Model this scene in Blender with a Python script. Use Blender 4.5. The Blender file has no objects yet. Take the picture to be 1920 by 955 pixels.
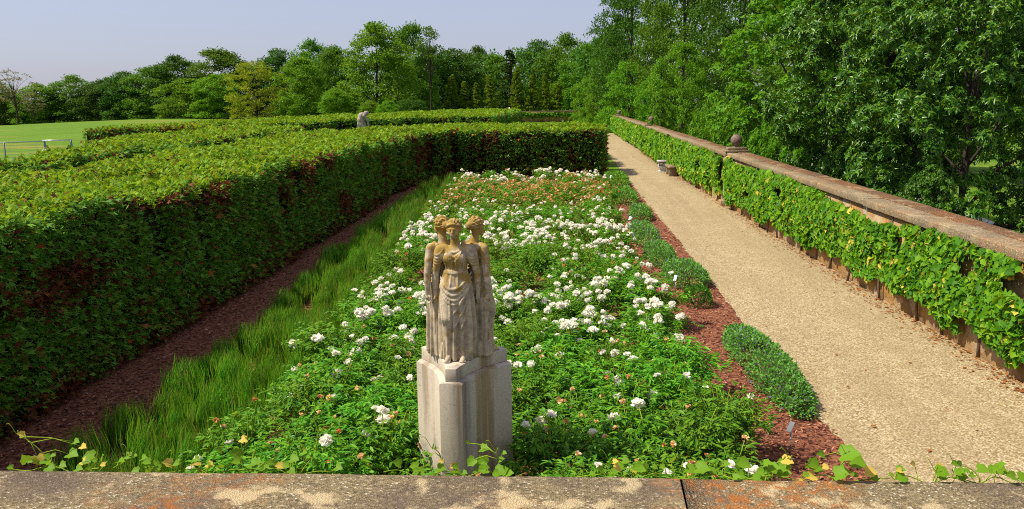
import bpy, math, random
import numpy as np
from mathutils import Vector, Matrix

sc = bpy.context.scene
COL = sc.collection
R = math.radians

# ------------------------------------------------------------------ camera
F_PX, CAM_H = 1507.0, 3.2
yaw, pitch, roll = R(4.362), R(10.375), R(0.8)
fw = np.array([-math.sin(yaw)*math.cos(pitch), math.cos(yaw)*math.cos(pitch), -math.sin(pitch)])
rt = np.array([math.cos(yaw), math.sin(yaw), 0.0])
up = np.cross(rt, fw)
r2 = math.cos(roll)*rt - math.sin(roll)*up
u2 = math.sin(roll)*rt + math.cos(roll)*up
CAMP = np.array([0.0, 0.0, CAM_H])
cd = bpy.data.cameras.new('camera')
cd.sensor_width = 36.0
cd.lens = F_PX/1920*36
cd.clip_start = 0.05
cd.clip_end = 3000
cam = bpy.data.objects.new('camera', cd)
COL.objects.link(cam)
M3 = Matrix(((r2[0], u2[0], -fw[0]), (r2[1], u2[1], -fw[1]), (r2[2], u2[2], -fw[2])))
cam.matrix_world = Matrix.Translation(Vector(CAMP)) @ M3.to_4x4()
sc.camera = cam

# ------------------------------------------------------------------ light
SUN_EL = R(54)
SUN_H = np.array([-0.98, -0.13]); SUN_H /= np.linalg.norm(SUN_H)
sun_dir = Vector((SUN_H[0]*math.cos(SUN_EL), SUN_H[1]*math.cos(SUN_EL), math.sin(SUN_EL)))
w = bpy.data.worlds.new('World'); sc.world = w
w.use_nodes = True
nt = w.node_tree
bg = nt.nodes['Background']
sky = nt.nodes.new('ShaderNodeTexSky')
sky.sky_type = 'NISHITA'
sky.sun_disc = False
sky.sun_elevation = SUN_EL
sky.sun_rotation = math.atan2(SUN_H[0], SUN_H[1])
sky.altitude = 100
sky.air_density = 1.0
sky.dust_density = 2.4
sky.ozone_density = 6.5
hz = nt.nodes.new('ShaderNodeMix'); hz.data_type = 'RGBA'        # thin summer haze in the sky
hz.inputs[0].default_value = 0.5
hz.inputs[7].default_value = (4.9, 4.75, 5.8, 1)
nt.links.new(sky.outputs[0], hz.inputs[6]); nt.links.new(hz.outputs[2], bg.inputs[0])
bg.inputs[1].default_value = 0.104
sl = bpy.data.lights.new('sun', 'SUN')
sl.energy = 4.75
sl.angle = R(0.5)
sl.color = (1.0, 0.93, 0.80)
so = bpy.data.objects.new('sun', sl)
COL.objects.link(so)
so.rotation_euler = sun_dir.to_track_quat('Z', 'Y').to_euler()
so.location = (-30, 10, 40)

vs = sc.view_settings
vs.view_transform = 'Standard'
vs.look = 'None'
vs.exposure = 0.42
vs.gamma = 1.0
sc.cycles.max_bounces = 6
sc.cycles.diffuse_bounces = 3
sc.cycles.glossy_bounces = 2
sc.cycles.transmission_bounces = 3
sc.cycles.sample_clamp_indirect = 4.0
sc.cycles.use_denoising = False
sc.cycles.filter_width = 1.0

# ------------------------------------------------------------------ helpers
def W(px, py, Y):
    """world point at distance Y whose bearing is that of a pixel of the 1920-wide photograph"""
    d = fw + r2*(px-960)/F_PX - u2*(py-477.5)/F_PX
    return CAMP + d*(Y/d[1])

def lerp(a, b, t): return a + (b-a)*t
def sstep(a, b, x):
    t = np.clip((np.asarray(x, float)-a)/(b-a), 0, 1)
    return t*t*(3-2*t)

WALLX = ([-10, 5, 9, 26, 38, 50, 80, 132], [5.25, 5.2, 5.15, 4.92, 4.62, 4.5, 4.2, 3.9])
WALLZ = ([-10, 9, 26, 50, 80, 132], [1.35, 1.51, 1.70, 2.0, 2.25, 2.5])
def wx(Y): return np.interp(Y, *WALLX)
def wz(Y): return np.interp(Y, *WALLZ)

def gz(x, y):
    x = np.asarray(x, float); y = np.asarray(y, float)
    z = np.interp(y, [25, 50, 80, 130, 200], [0, .25, .5, .75, .75])
    s = sstep(-20, -30, x)*sstep(48, 128, y)
    z = z + s*1.45*np.exp(-((x+62)/25.0)**2/2)
    z = z - sstep(-20, -34, x)*np.maximum(0, y-140)*0.045
    z = z - 1.1*sstep(wx(y)+.5, wx(y)+2.2, x)
    return z

def tag(o, label=None, cat=None, group=None, kind=None):
    if label: o['label'] = label
    if cat: o['category'] = cat
    if group: o['group'] = group
    if kind: o['kind'] = kind
    return o

def empty(name, loc=(0, 0, 0), rz=0.0, label=None, cat=None, group=None):
    o = bpy.data.objects.new(name, None)
    COL.objects.link(o)
    o.location = [float(v) for v in loc]
    o.rotation_euler = (0, 0, rz)
    o.empty_display_size = 0.2
    return tag(o, label, cat, group)

def link(name, me, parent=None, loc=None, rot=None, scale=None):
    o = bpy.data.objects.new(name, me)
    COL.objects.link(o)
    if parent is not None: o.parent = parent
    if loc is not None: o.location = [float(v) for v in loc]
    if rot is not None: o.rotation_euler = [float(v) for v in rot]
    if scale is not None: o.scale = [float(v) for v in scale]
    return o

def copy_tree(o, parent=None):
    c = o.copy(); COL.objects.link(c)
    if parent is not None: c.parent = parent
    for ch in list(o.children): copy_tree(ch, c)
    return c

class MB:
    """collects vertices and polygons for ONE mesh"""
    def __init__(s): s.v = []; s.f = []; s.m = []; s.n = 0; s.blk = []
    def add(s, vs_, fs_, mi=0):
        b = s.n
        s.v.append(np.asarray(vs_, float).reshape(-1, 3)); s.n += len(vs_)
        for f in fs_: s.f.append([i+b for i in f]); s.m.append(mi)
    def add_leaves(s, V, faces, mi=0):
        """V: (N,k,3); faces: list of index lists of one leaf"""
        N, k, _ = V.shape
        if N == 0: return
        b = s.n
        s.v.append(V.reshape(-1, 3)); s.n += N*k
        off = (np.arange(N)*k + b)
        mi = np.broadcast_to(np.asarray(mi), (N,))
        for f in faces:
            s.blk.append((off[:, None] + np.asarray(f)[None, :], mi))
    def box(s, c, d, rz=0.0, mi=0, top=1.0):
        x, y, z = d[0]/2, d[1]/2, d[2]/2
        vv = np.array([(-x, -y, -z), (x, -y, -z), (x, y, -z), (-x, y, -z),
                       (-x*top, -y*top, z), (x*top, -y*top, z), (x*top, y*top, z), (-x*top, y*top, z)])
        cs, sn = math.cos(rz), math.sin(rz)
        vv = np.c_[vv[:, 0]*cs-vv[:, 1]*sn, vv[:, 0]*sn+vv[:, 1]*cs, vv[:, 2]] + np.asarray(c, float)
        s.add(vv, [(3, 2, 1, 0), (4, 5, 6, 7), (0, 1, 5, 4), (1, 2, 6, 5), (2, 3, 7, 6), (3, 0, 4, 7)], mi)
    def tube(s, pts, rad, n=6, mi=0, cap=True):
        pts = np.asarray(pts, float); rad = np.broadcast_to(np.asarray(rad, float), (len(pts),))
        rings = []
        for i in range(len(pts)):
            t = pts[min(i+1, len(pts)-1)] - pts[max(i-1, 0)]
            t = t/(np.linalg.norm(t)+1e-9)
            a = np.cross(t, (0, 0, 1.0) if abs(t[2]) < .9 else (1.0, 0, 0)); a /= np.linalg.norm(a)
            b = np.cross(t, a)
            an = np.linspace(0, 2*np.pi, n, endpoint=False)
            rings.append(pts[i] + rad[i]*(np.cos(an)[:, None]*a + np.sin(an)[:, None]*b))
        fs = []
        for i in range(len(pts)-1):
            for j in range(n):
                fs.append((i*n+j, (i+1)*n+j, (i+1)*n+(j+1) % n, i*n+(j+1) % n))
        if cap:
            fs.append(tuple(range(n))); fs.append(tuple((len(pts)-1)*n+j for j in range(n))[::-1])
        s.add(np.concatenate(rings), fs, mi)
    def lathe(s, prof, n=24, mi=0, c=(0, 0, 0)):
        an = np.linspace(0, 2*np.pi, n, endpoint=False)
        vv = np.concatenate([np.c_[r_*np.cos(an), r_*np.sin(an), np.full(n, z_)] for r_, z_ in prof]) + np.asarray(c)
        fs = []
        for i in range(len(prof)-1):
            for j in range(n):
                fs.append((i*n+j, i*n+(j+1) % n, (i+1)*n+(j+1) % n, (i+1)*n+j))
        fs.append(tuple(range(n))[::-1]); fs.append(tuple((len(prof)-1)*n+j for j in range(n)))
        s.add(vv, fs, mi)
    def mesh(s, name, mats, smooth=False):
        me = bpy.data.meshes.new(name)
        V = np.concatenate(s.v) if s.v else np.zeros((0, 3))
        loops = []; starts = []; mi = []; n = 0
        if s.f:
            ln = np.array([len(f) for f in s.f])
            loops.append(np.concatenate([np.asarray(f) for f in s.f]))
            starts.append(np.r_[0, np.cumsum(ln)[:-1]]); n = int(ln.sum()); mi.append(np.asarray(s.m))
        for idx, m in s.blk:
            N, k = idx.shape
            loops.append(idx.reshape(-1)); starts.append(n + np.arange(N)*k); n += N*k; mi.append(m)
        loops = np.concatenate(loops); starts = np.concatenate(starts); mi = np.concatenate(mi)
        me.vertices.add(len(V)); me.vertices.foreach_set('co', V.astype(np.float32).ravel())
        me.loops.add(len(loops)); me.loops.foreach_set('vertex_index', loops.astype(np.int32))
        me.polygons.add(len(starts)); me.polygons.foreach_set('loop_start', starts.astype(np.int32))
        me.polygons.foreach_set('material_index', mi.astype(np.int32))
        if smooth: me.polygons.foreach_set('use_smooth', np.ones(len(starts), bool))
        for m in (mats if isinstance(mats, (list, tuple)) else [mats]): me.materials.append(m)
        me.update(calc_edges=True)
        return me
    def build(s, name, mats, parent=None, smooth=False, **k):
        return link(name, s.mesh(name, mats, smooth), parent, **k)

def bevel(o, wdt, seg=2):
    m = o.modifiers.new('bevel', 'BEVEL'); m.width = wdt; m.segments = seg; m.limit_method = 'ANGLE'; m.angle_limit = R(40)
    return o

def unit(a): return a/(np.linalg.norm(a, axis=-1, keepdims=True)+1e-9)

def place_leaves(P, T, N, L, Wd, tmpl):
    """P origins, T length axis, N leaf normal, L length, Wd width -> (n,k,3)"""
    T = unit(T); B = unit(np.cross(N, T)); N2 = np.cross(T, B)
    t = np.asarray(tmpl, float)
    return (P[:, None, :] + (T*np.reshape(L, (-1, 1)))[:, None, :]*t[None, :, 0:1]
            + (B*np.reshape(Wd, (-1, 1)))[:, None, :]*t[None, :, 1:2]
            + (N2*np.reshape(L, (-1, 1)))[:, None, :]*t[None, :, 2:3])

# leaf templates: (along, across, lift)
DIAMOND = ([(0, 0, 0), (.45, .5, .06), (1, 0, -.05), (.45, -.5, .06)], [(0, 1, 2, 3)])
LANCE = ([(0, 0, 0), (.35, .5, .08), (.75, .32, .02), (1, 0, -.14), (.75, -.32, .02), (.35, -.5, .08), (.5, 0, .0)],
         [(0, 6, 1), (1, 6, 3, 2), (0, 5, 6), (6, 5, 4, 3)])
# lobed vine leaf as two halves hinged on the midrib
LOBED = ([(0, 0, 0), (1, 0, -.20), (-.16, .28, .10), (.06, .54, .23), (.36, .47, .15), (.58, .50, .13), (.74, .26, .04),
          (-.16, -.28, .10), (.06, -.54, .23), (.36, -.47, .15), (.58, -.50, .13), (.74, -.26, .04), (.4, 0, 0)],
         [(0, 12, 4, 3, 2), (12, 1, 6, 5, 4), (0, 7, 8, 9, 12), (12, 9, 10, 11, 1)])
# three fingered flat spray of a clipped conifer hedge
SPRAY = ([(0, 0, 0), (.30, .20, .04), (.72, .5, -.02), (.62, .17, .05), (1, 0, -.06), (.62, -.17, .05), (.72, -.5, -.02), (.30, -.20, .04)],
         [(0, 1, 3, 4, 5, 7), (1, 2, 3), (7, 5, 6)])
BLADE = ([(0, -.5, 0), (0, .5, 0), (.35, .5, .0), (.35, -.5, 0), (.7, .38, -.16), (.7, -.38, -.16), (1, 0, -.50)],
         [(0, 1, 2, 3), (3, 2, 4, 5), (5, 4, 6)])

def vnoise(p, seed=0):
    """smooth value noise, p (n,3) -> (n,) in 0..1"""
    p = np.asarray(p, float)
    i = np.floor(p).astype(np.int64); f = p-i; f = f*f*(3-2*f)
    def h(ix, iy, iz):
        n = (ix*374761393 + iy*668265263 + iz*2147483647 + seed*974711) & 0xffffffff
        n = ((n ^ (n >> 13))*1274126177) & 0xffffffff
        return ((n ^ (n >> 16)) & 0xffff)/65535.0
    r_ = 0
    for dx in (0, 1):
        for dy in (0, 1):
            for dz in (0, 1):
                wgt = (f[:, 0] if dx else 1-f[:, 0])*(f[:, 1] if dy else 1-f[:, 1])*(f[:, 2] if dz else 1-f[:, 2])
                r_ = r_ + wgt*h(i[:, 0]+dx, i[:, 1]+dy, i[:, 2]+dz)
    return r_

# ------------------------------------------------------------------ materials
def mat_new(name):
    m = bpy.data.materials.new(name); m.use_nodes = True
    n = m.node_tree.nodes; l = m.node_tree.links
    return m, n, l, n['Principled BSDF'], n['Material Output']

def ramp(n, stops, interp='LINEAR'):
    r_ = n.new('ShaderNodeValToRGB'); cr = r_.color_ramp; cr.interpolation = interp
    while len(cr.elements) > 1: cr.elements.remove(cr.elements[-1])
    cr.elements[0].position = stops[0][0]; cr.elements[0].color = (*stops[0][1], 1)
    for p, c in stops[1:]:
        e = cr.elements.new(p); e.color = (*c, 1)
    return r_

GAIN = (1.75, 1.75, .7)      # one calibration for every green pigment
def leaf_mat(name, cols, transl=0.35, rough=0.45, spec=0.4, tint=0.0):
    """green tissue: pigment varies leaf by leaf (and a little plant by plant), light passes through"""
    m, n, l, p, out = mat_new(name)
    g = n.new('ShaderNodeNewGeometry')
    k = len(cols)
    cols = [(c[0]*GAIN[0], c[1]*GAIN[1], c[2]*GAIN[2]) if c[1] > max(c[0], c[2]) and c[1] < .4 else c for c in cols]
    spec *= .35; rough = min(.9, rough+.08)
    rp = ramp(n, [(i/(k-1) if k > 1 else 0, c) for i, c in enumerate(cols)])
    l.new(g.outputs['Random Per Island'], rp.inputs[0])
    col = rp.outputs[0]
    if tint:
        oi = n.new('ShaderNodeObjectInfo'); hs = n.new('ShaderNodeHueSaturation')
        mr = n.new('ShaderNodeMapRange'); mr.inputs[3].default_value = .5-tint*.25; mr.inputs[4].default_value = .5+tint*.25
        mv = n.new('ShaderNodeMapRange'); mv.inputs[3].default_value = 1-tint*3; mv.inputs[4].default_value = 1+tint*3
        l.new(oi.outputs['Random'], mr.inputs[0]); l.new(oi.outputs['Random'], mv.inputs[0])
        l.new(mr.outputs[0], hs.inputs['Hue']); l.new(mv.outputs[0], hs.inputs['Value'])
        l.new(col, hs.inputs['Color']); col = hs.outputs[0]
    l.new(col, p.inputs['Base Color'])
    p.inputs['Roughness'].default_value = rough
    p.inputs['Specular IOR Level'].default_value = spec
    if transl:
        t = n.new('ShaderNodeBsdfTranslucent'); mx = n.new('ShaderNodeMixShader'); mx.inputs[0].default_value = transl
        h2 = n.new('ShaderNodeHueSaturation'); h2.inputs['Hue'].default_value = .475; h2.inputs['Value'].default_value = 1.6
        l.new(col, h2.inputs['Color']); l.new(h2.outputs[0], t.inputs[0])
        l.new(p.outputs[0], mx.inputs[1]); l.new(t.outputs[0], mx.inputs[2]); l.new(mx.outputs[0], out.inputs[0])
    return m

def plain(name, c, rough=.7, spec=.3, metal=0.0):
    m, n, l, p, out = mat_new(name)
    tc = n.new('ShaderNodeTexCoord'); nz = n.new('ShaderNodeTexNoise'); nz.inputs['Scale'].default_value = 9; nz.inputs['Detail'].default_value = 5
    l.new(tc.outputs['Object'], nz.inputs[0])
    rp = ramp(n, [(.3, tuple(v*.75 for v in c)), (.7, tuple(min(1, v*1.2) for v in c))])
    l.new(nz.outputs[0], rp.inputs[0]); l.new(rp.outputs[0], p.inputs['Base Color'])
    p.inputs['Roughness'].default_value = rough; p.inputs['Specular IOR Level'].default_value = spec; p.inputs['Metallic'].default_value = metal
    return m

def noise(n, l, src, scale, detail=4, rough=.55):
    z = n.new('ShaderNodeTexNoise'); z.inputs['Scale'].default_value = scale; z.inputs['Detail'].default_value = detail
    z.inputs['Roughness'].default_value = rough
    l.new(src, z.inputs['Vector']); return z.outputs[0]
def mixc(n, l, fac, a, b, mode='MIX'):
    m = n.new('ShaderNodeMix'); m.data_type = 'RGBA'; m.blend_type = mode
    for sock, v in ((m.inputs[0], fac), (m.inputs[6], a), (m.inputs[7], b)):
        if isinstance(v, bpy.types.NodeSocket): l.new(v, sock)
        elif isinstance(v, tuple): sock.default_value = (*v, 1)
        else: sock.default_value = v
    return m.outputs[2]
def mrange(n, l, v, a, b, c=0.0, d=1.0):
    m = n.new('ShaderNodeMapRange'); m.inputs[1].default_value = a; m.inputs[2].default_value = b
    m.inputs[3].default_value = c; m.inputs[4].default_value = d
    l.new(v, m.inputs[0]); return m.outputs[0]
def bump(n, l, p, h, strength=.5, dist=.02):
    b = n.new('ShaderNodeBump'); b.inputs['Strength'].default_value = strength; b.inputs['Distance'].default_value = dist
    l.new(h, b.inputs['Height']); l.new(b.outputs[0], p.inputs['Normal'])
def voro(n, l, src, scale, feat='F1'):
    v = n.new('ShaderNodeTexVoronoi'); v.inputs['Scale'].default_value = scale; v.feature = feat
    l.new(src, v.inputs['Vector']); return v
def wpos(n): return n.new('ShaderNodeNewGeometry').outputs['Position']
def mathn(n, l, op, a, b):
    m = n.new('ShaderNodeMath'); m.operation = op
    for s_, v in ((m.inputs[0], a), (m.inputs[1], b)):
        if isinstance(v, bpy.types.NodeSocket): l.new(v, s_)
        else: s_.default_value = v
    return m.outputs[0]

def gravel_mat():
    m, n, l, p, o = mat_new('gravel'); P_ = wpos(n)
    v = voro(n, l, P_, 66)
    sep = n.new('ShaderNodeSeparateColor'); l.new(v.outputs['Color'], sep.inputs[0])
    rp = ramp(n, [(0, (.17, .10, .045)), (.14, (.20, .14, .07)), (.4, (.36, .272, .14)), (.75, (.49, .385, .205)), (1, (.68, .58, .38))])
    l.new(sep.outputs[0], rp.inputs[0])
    big = noise(n, l, P_, .6, 5)
    c = mixc(n, l, mrange(n, l, big, .40, .72, 0, .55), rp.outputs[0], (.32, .235, .12))
    c = mixc(n, l, mrange(n, l, noise(n, l, P_, 3.1, 6, .65), .5, .75, 0, .35), c, (.62, .50, .31))
    mw = n.new('ShaderNodeMapping'); mw.inputs['Scale'].default_value = (1.5, .07, 1); l.new(P_, mw.inputs[0])   # trodden lines along the walk
    c = mixc(n, l, mrange(n, l, noise(n, l, mw.outputs[0], 1.3, 5, .6), .42, .66, 0, .42), c, (.27, .20, .105))
    dk = mrange(n, l, v.outputs['Distance'], .45, .8, 0, .55)
    c = mixc(n, l, dk, c, (.16, .10, .045))
    l.new(c, p.inputs['Base Color']); p.inputs['Roughness'].default_value = .9; p.inputs['Specular IOR Level'].default_value = .15
    bump(n, l, p, v.outputs['Distance'], -.5, .012)
    return m
def mulch_mat():
    m, n, l, p, o = mat_new('mulch'); P_ = wpos(n)
    v = voro(n, l, P_, 34); sep = n.new('ShaderNodeSeparateColor'); l.new(v.outputs['Color'], sep.inputs[0])
    rp = ramp(n, [(0, (.06, .020, .014)), (.5, (.25, .085, .045)), (.85, (.36, .14, .07)), (1, (.42, .19, .11))])
    l.new(sep.outputs[0], rp.inputs[0])
    l.new(rp.outputs[0], p.inputs['Base Color']); p.inputs['Roughness'].default_value = .9; p.inputs['Specular IOR Level'].default_value = .15
    bump(n, l, p, noise(n, l, P_, 40, 6, .7), 1.0, .04)
    return m
def grass_mat():
    m, n, l, p, o = mat_new('lawn_grass'); P_ = wpos(n)
    a = noise(n, l, P_, 9, 8, .7); b = noise(n, l, P_, .12, 4); 
    mp = n.new('ShaderNodeMapping'); mp.inputs['Scale'].default_value = (.03, .14, 1); l.new(P_, mp.inputs[0])
    s_ = noise(n, l, mp.outputs[0], 1.6, 5, .65)
    rp = ramp(n, [(.3, (.05, .12, .006)), (.5, (.10, .19, .010)), (.72, (.16, .25, .016))])
    l.new(a, rp.inputs[0])
    c = mixc(n, l, mrange(n, l, b, .4, .65, 0, .5), rp.outputs[0], (.14, .24, .02))
    wv = n.new('ShaderNodeTexWave'); wv.inputs['Scale'].default_value = .16; wv.inputs['Distortion'].default_value = 1.2; l.new(P_, wv.inputs['Vector'])
    c = mixc(n, l, mrange(n, l, wv.outputs[0], .35, .65, 0, .30), c, (.06, .14, .008))
    c = mixc(n, l, mrange(n, l, s_, .54, .66, 0, .8), c, (.28, .21, .05))
    l.new(c, p.inputs['Base Color']); p.inputs['Roughness'].default_value = .9; p.inputs['Specular IOR Level'].default_value = .1
    bump(n, l, p, a, .6, .05)
    return m
def aggregate_mat(name, base, lichen=1.0, dark=.5):
    """weathered exposed-aggregate concrete: grit, pale and orange lichen, grey-violet grime"""
    m, n, l, p, o = mat_new(name); P_ = wpos(n)
    v = voro(n, l, P_, 105); sep = n.new('ShaderNodeSeparateColor'); l.new(v.outputs['Color'], sep.inputs[0])
    b0 = tuple(x*.38 for x in base); b2 = tuple(min(.8, x*1.4) for x in base)
    rp = ramp(n, [(0, b0), (.35, tuple(x*.75 for x in base)), (.78, base), (.93, b2), (1, (.55, .48, .36))])
    l.new(sep.outputs[0], rp.inputs[0]); c = rp.outputs[0]
    c = mixc(n, l, mrange(n, l, noise(n, l, P_, 1.7, 6, .6), .45, .62, 0, dark), c, (.085, .058, .05))
    if lichen:
        mo = n.new('ShaderNodeMapping'); mo.inputs['Location'].default_value = (3.3, 1.1, 0); l.new(P_, mo.inputs[0])
        f = mathn(n, l, 'MULTIPLY', mrange(n, l, noise(n, l, mo.outputs[0], 1.15, 3), .45, .58), mrange(n, l, noise(n, l, P_, 16, 6, .7), .44, .60))
        c = mixc(n, l, mathn(n, l, 'MULTIPLY', f, .8*lichen), c, (.36, .11, .012))
        mo2 = n.new('ShaderNodeMapping'); mo2.inputs['Location'].default_value = (7.7, 2.4, 0); l.new(P_, mo2.inputs[0])
        f2 = mrange(n, l, noise(n, l, mo2.outputs[0], 2.6, 7, .62), .555, .60)
        c = mixc(n, l, mathn(n, l, 'MULTIPLY', f2, .7*lichen), c, (.52, .40, .22))
    l.new(c, p.inputs['Base Color']); p.inputs['Roughness'].default_value = .92; p.inputs['Specular IOR Level'].default_value = .15
    bump(n, l, p, mathn(n, l, 'ADD', v.outputs['Distance'], noise(n, l, P_, 30, 5)), .6, .012)
    return m
def statue_mat(name, ochre=1.0, c0=(.47, .385, .26)):
    m, n, l, p, o = mat_new(name)
    tc = n.new('ShaderNodeTexCoord'); P_ = tc.outputs['Object']
    a = noise(n, l, P_, 14, 8, .65)
    rp = ramp(n, [(.3, tuple(x*.62 for x in c0)), (.52, c0), (.72, tuple(min(1, x*1.35) for x in c0))])
    l.new(a, rp.inputs[0]); c = rp.outputs[0]
    sx = n.new('ShaderNodeSeparateXYZ'); l.new(P_, sx.inputs[0])
    hgt = mrange(n, l, sx.outputs[2], .45, 1.12, 0, .25)          # lichen has crept down from the heads
    f = mrange(n, l, mathn(n, l, 'ADD', noise(n, l, P_, 8.5, 7, .65), hgt), .56, .68, 0, .88*ochre)
    c = mixc(n, l, f, c, (.33, .205, .03))
    f3 = mrange(n, l, noise(n, l, P_, 11, 7, .7), .53, .66, 0, .62)
    c = mixc(n, l, f3, c, (.15, .125, .105))
    l.new(c, p.inputs['Base Color']); p.inputs['Roughness'].default_value = .88; p.inputs['Specular IOR Level'].default_value = .2
    bump(n, l, p, noise(n, l, P_, 90, 5, .7), .35, .004)
    return m
def pedestal_mat(name='pedestal_stone', splash=1.0):
    m, n, l, p, o = mat_new(name)
    tc = n.new('ShaderNodeTexCoord'); P_ = tc.outputs['Object']
    a = noise(n, l, P_, 70, 6, .75)
    rp = ramp(n, [(.3, (.42, .355, .27)), (.5, (.52, .445, .34)), (.7, (.60, .52, .41))]); l.new(a, rp.inputs[0]); c = rp.outputs[0]
    mp = n.new('ShaderNodeMapping'); mp.inputs['Scale'].default_value = (7, 7, .30); l.new(P_, mp.inputs[0])
    st = noise(n, l, mp.outputs[0], 1.0, 4, .6)                   # rain streaks
    c = mixc(n, l, mrange(n, l, st, .54, .66, 0, .75), c, (.27, .17, .045))
    mo = n.new('ShaderNodeMapping'); mo.inputs['Location'].default_value = (4, 9, 2); mo.inputs['Scale'].default_value = (2.6, 2.6, .35); l.new(P_, mo.inputs[0])
    c = mixc(n, l, mrange(n, l, noise(n, l, mo.outputs[0], 1.0, 5, .6), .50, .68, 0, .75), c, (.14, .11, .09))
    sz = n.new('ShaderNodeSeparateXYZ'); l.new(P_, sz.inputs[0])
    damp = mathn(n, l, 'ADD', mrange(n, l, sz.outputs[2], .05, .75, .34, 0), noise(n, l, P_, 5, 6, .65))      # soil splash and algae rising from the foot
    c = mixc(n, l, mrange(n, l, damp, .60, .80, 0, .6*splash), c, (.13, .12, .06))
    c = mixc(n, l, mrange(n, l, noise(n, l, P_, 19, 6, .7), .58, .70, 0, .55), c, (.16, .135, .11))
    l.new(c, p.inputs['Base Color']); p.inputs['Roughness'].default_value = .9; p.inputs['Specular IOR Level'].default_value = .2
    bump(n, l, p, a, .25, .003)
    return m
def rubble_mat():
    m, n, l, p, o = mat_new('wall_stone'); P_ = wpos(n)
    v = voro(n, l, P_, 3.2); sep = n.new('ShaderNodeSeparateColor'); l.new(v.outputs['Color'], sep.inputs[0])
    rp = ramp(n, [(0, (.20, .12, .055)), (.5, (.34, .21, .10)), (1, (.42, .33, .22))]); l.new(sep.outputs[0], rp.inputs[0])
    c = mixc(n, l, mrange(n, l, noise(n, l, P_, 2.2, 5, .6), .45, .65, 0, .8), rp.outputs[0], (.40, .21, .045))
    c = mixc(n, l, mrange(n, l, noise(n, l, P_, 6, 6, .7), .5, .7, 0, .7), c, (.09, .06, .04))
    l.new(c, p.inputs['Base Color']); p.inputs['Roughness'].default_value = .95; p.inputs['Specular IOR Level'].default_value = .15
    bump(n, l, p, noise(n, l, P_, 12, 6, .7), .8, .04)
    return m
def bark_mat():
    m, n, l, p, o = mat_new('bark'); P_ = wpos(n)
    mp = n.new('ShaderNodeMapping'); mp.inputs['Scale'].default_value = (8, 8, 1.3); l.new(P_, mp.inputs[0])
    a = noise(n, l, mp.outputs[0], 1.5, 6, .7)
    rp = ramp(n, [(.3, (.025, .019, .014)), (.7, (.10, .078, .058))]); l.new(a, rp.inputs[0]); l.new(rp.outputs[0], p.inputs['Base Color'])
    p.inputs['Roughness'].default_value = .95; p.inputs['Specular IOR Level'].default_value = .1
    bump(n, l, p, a, .8, .05)
    return m

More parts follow.
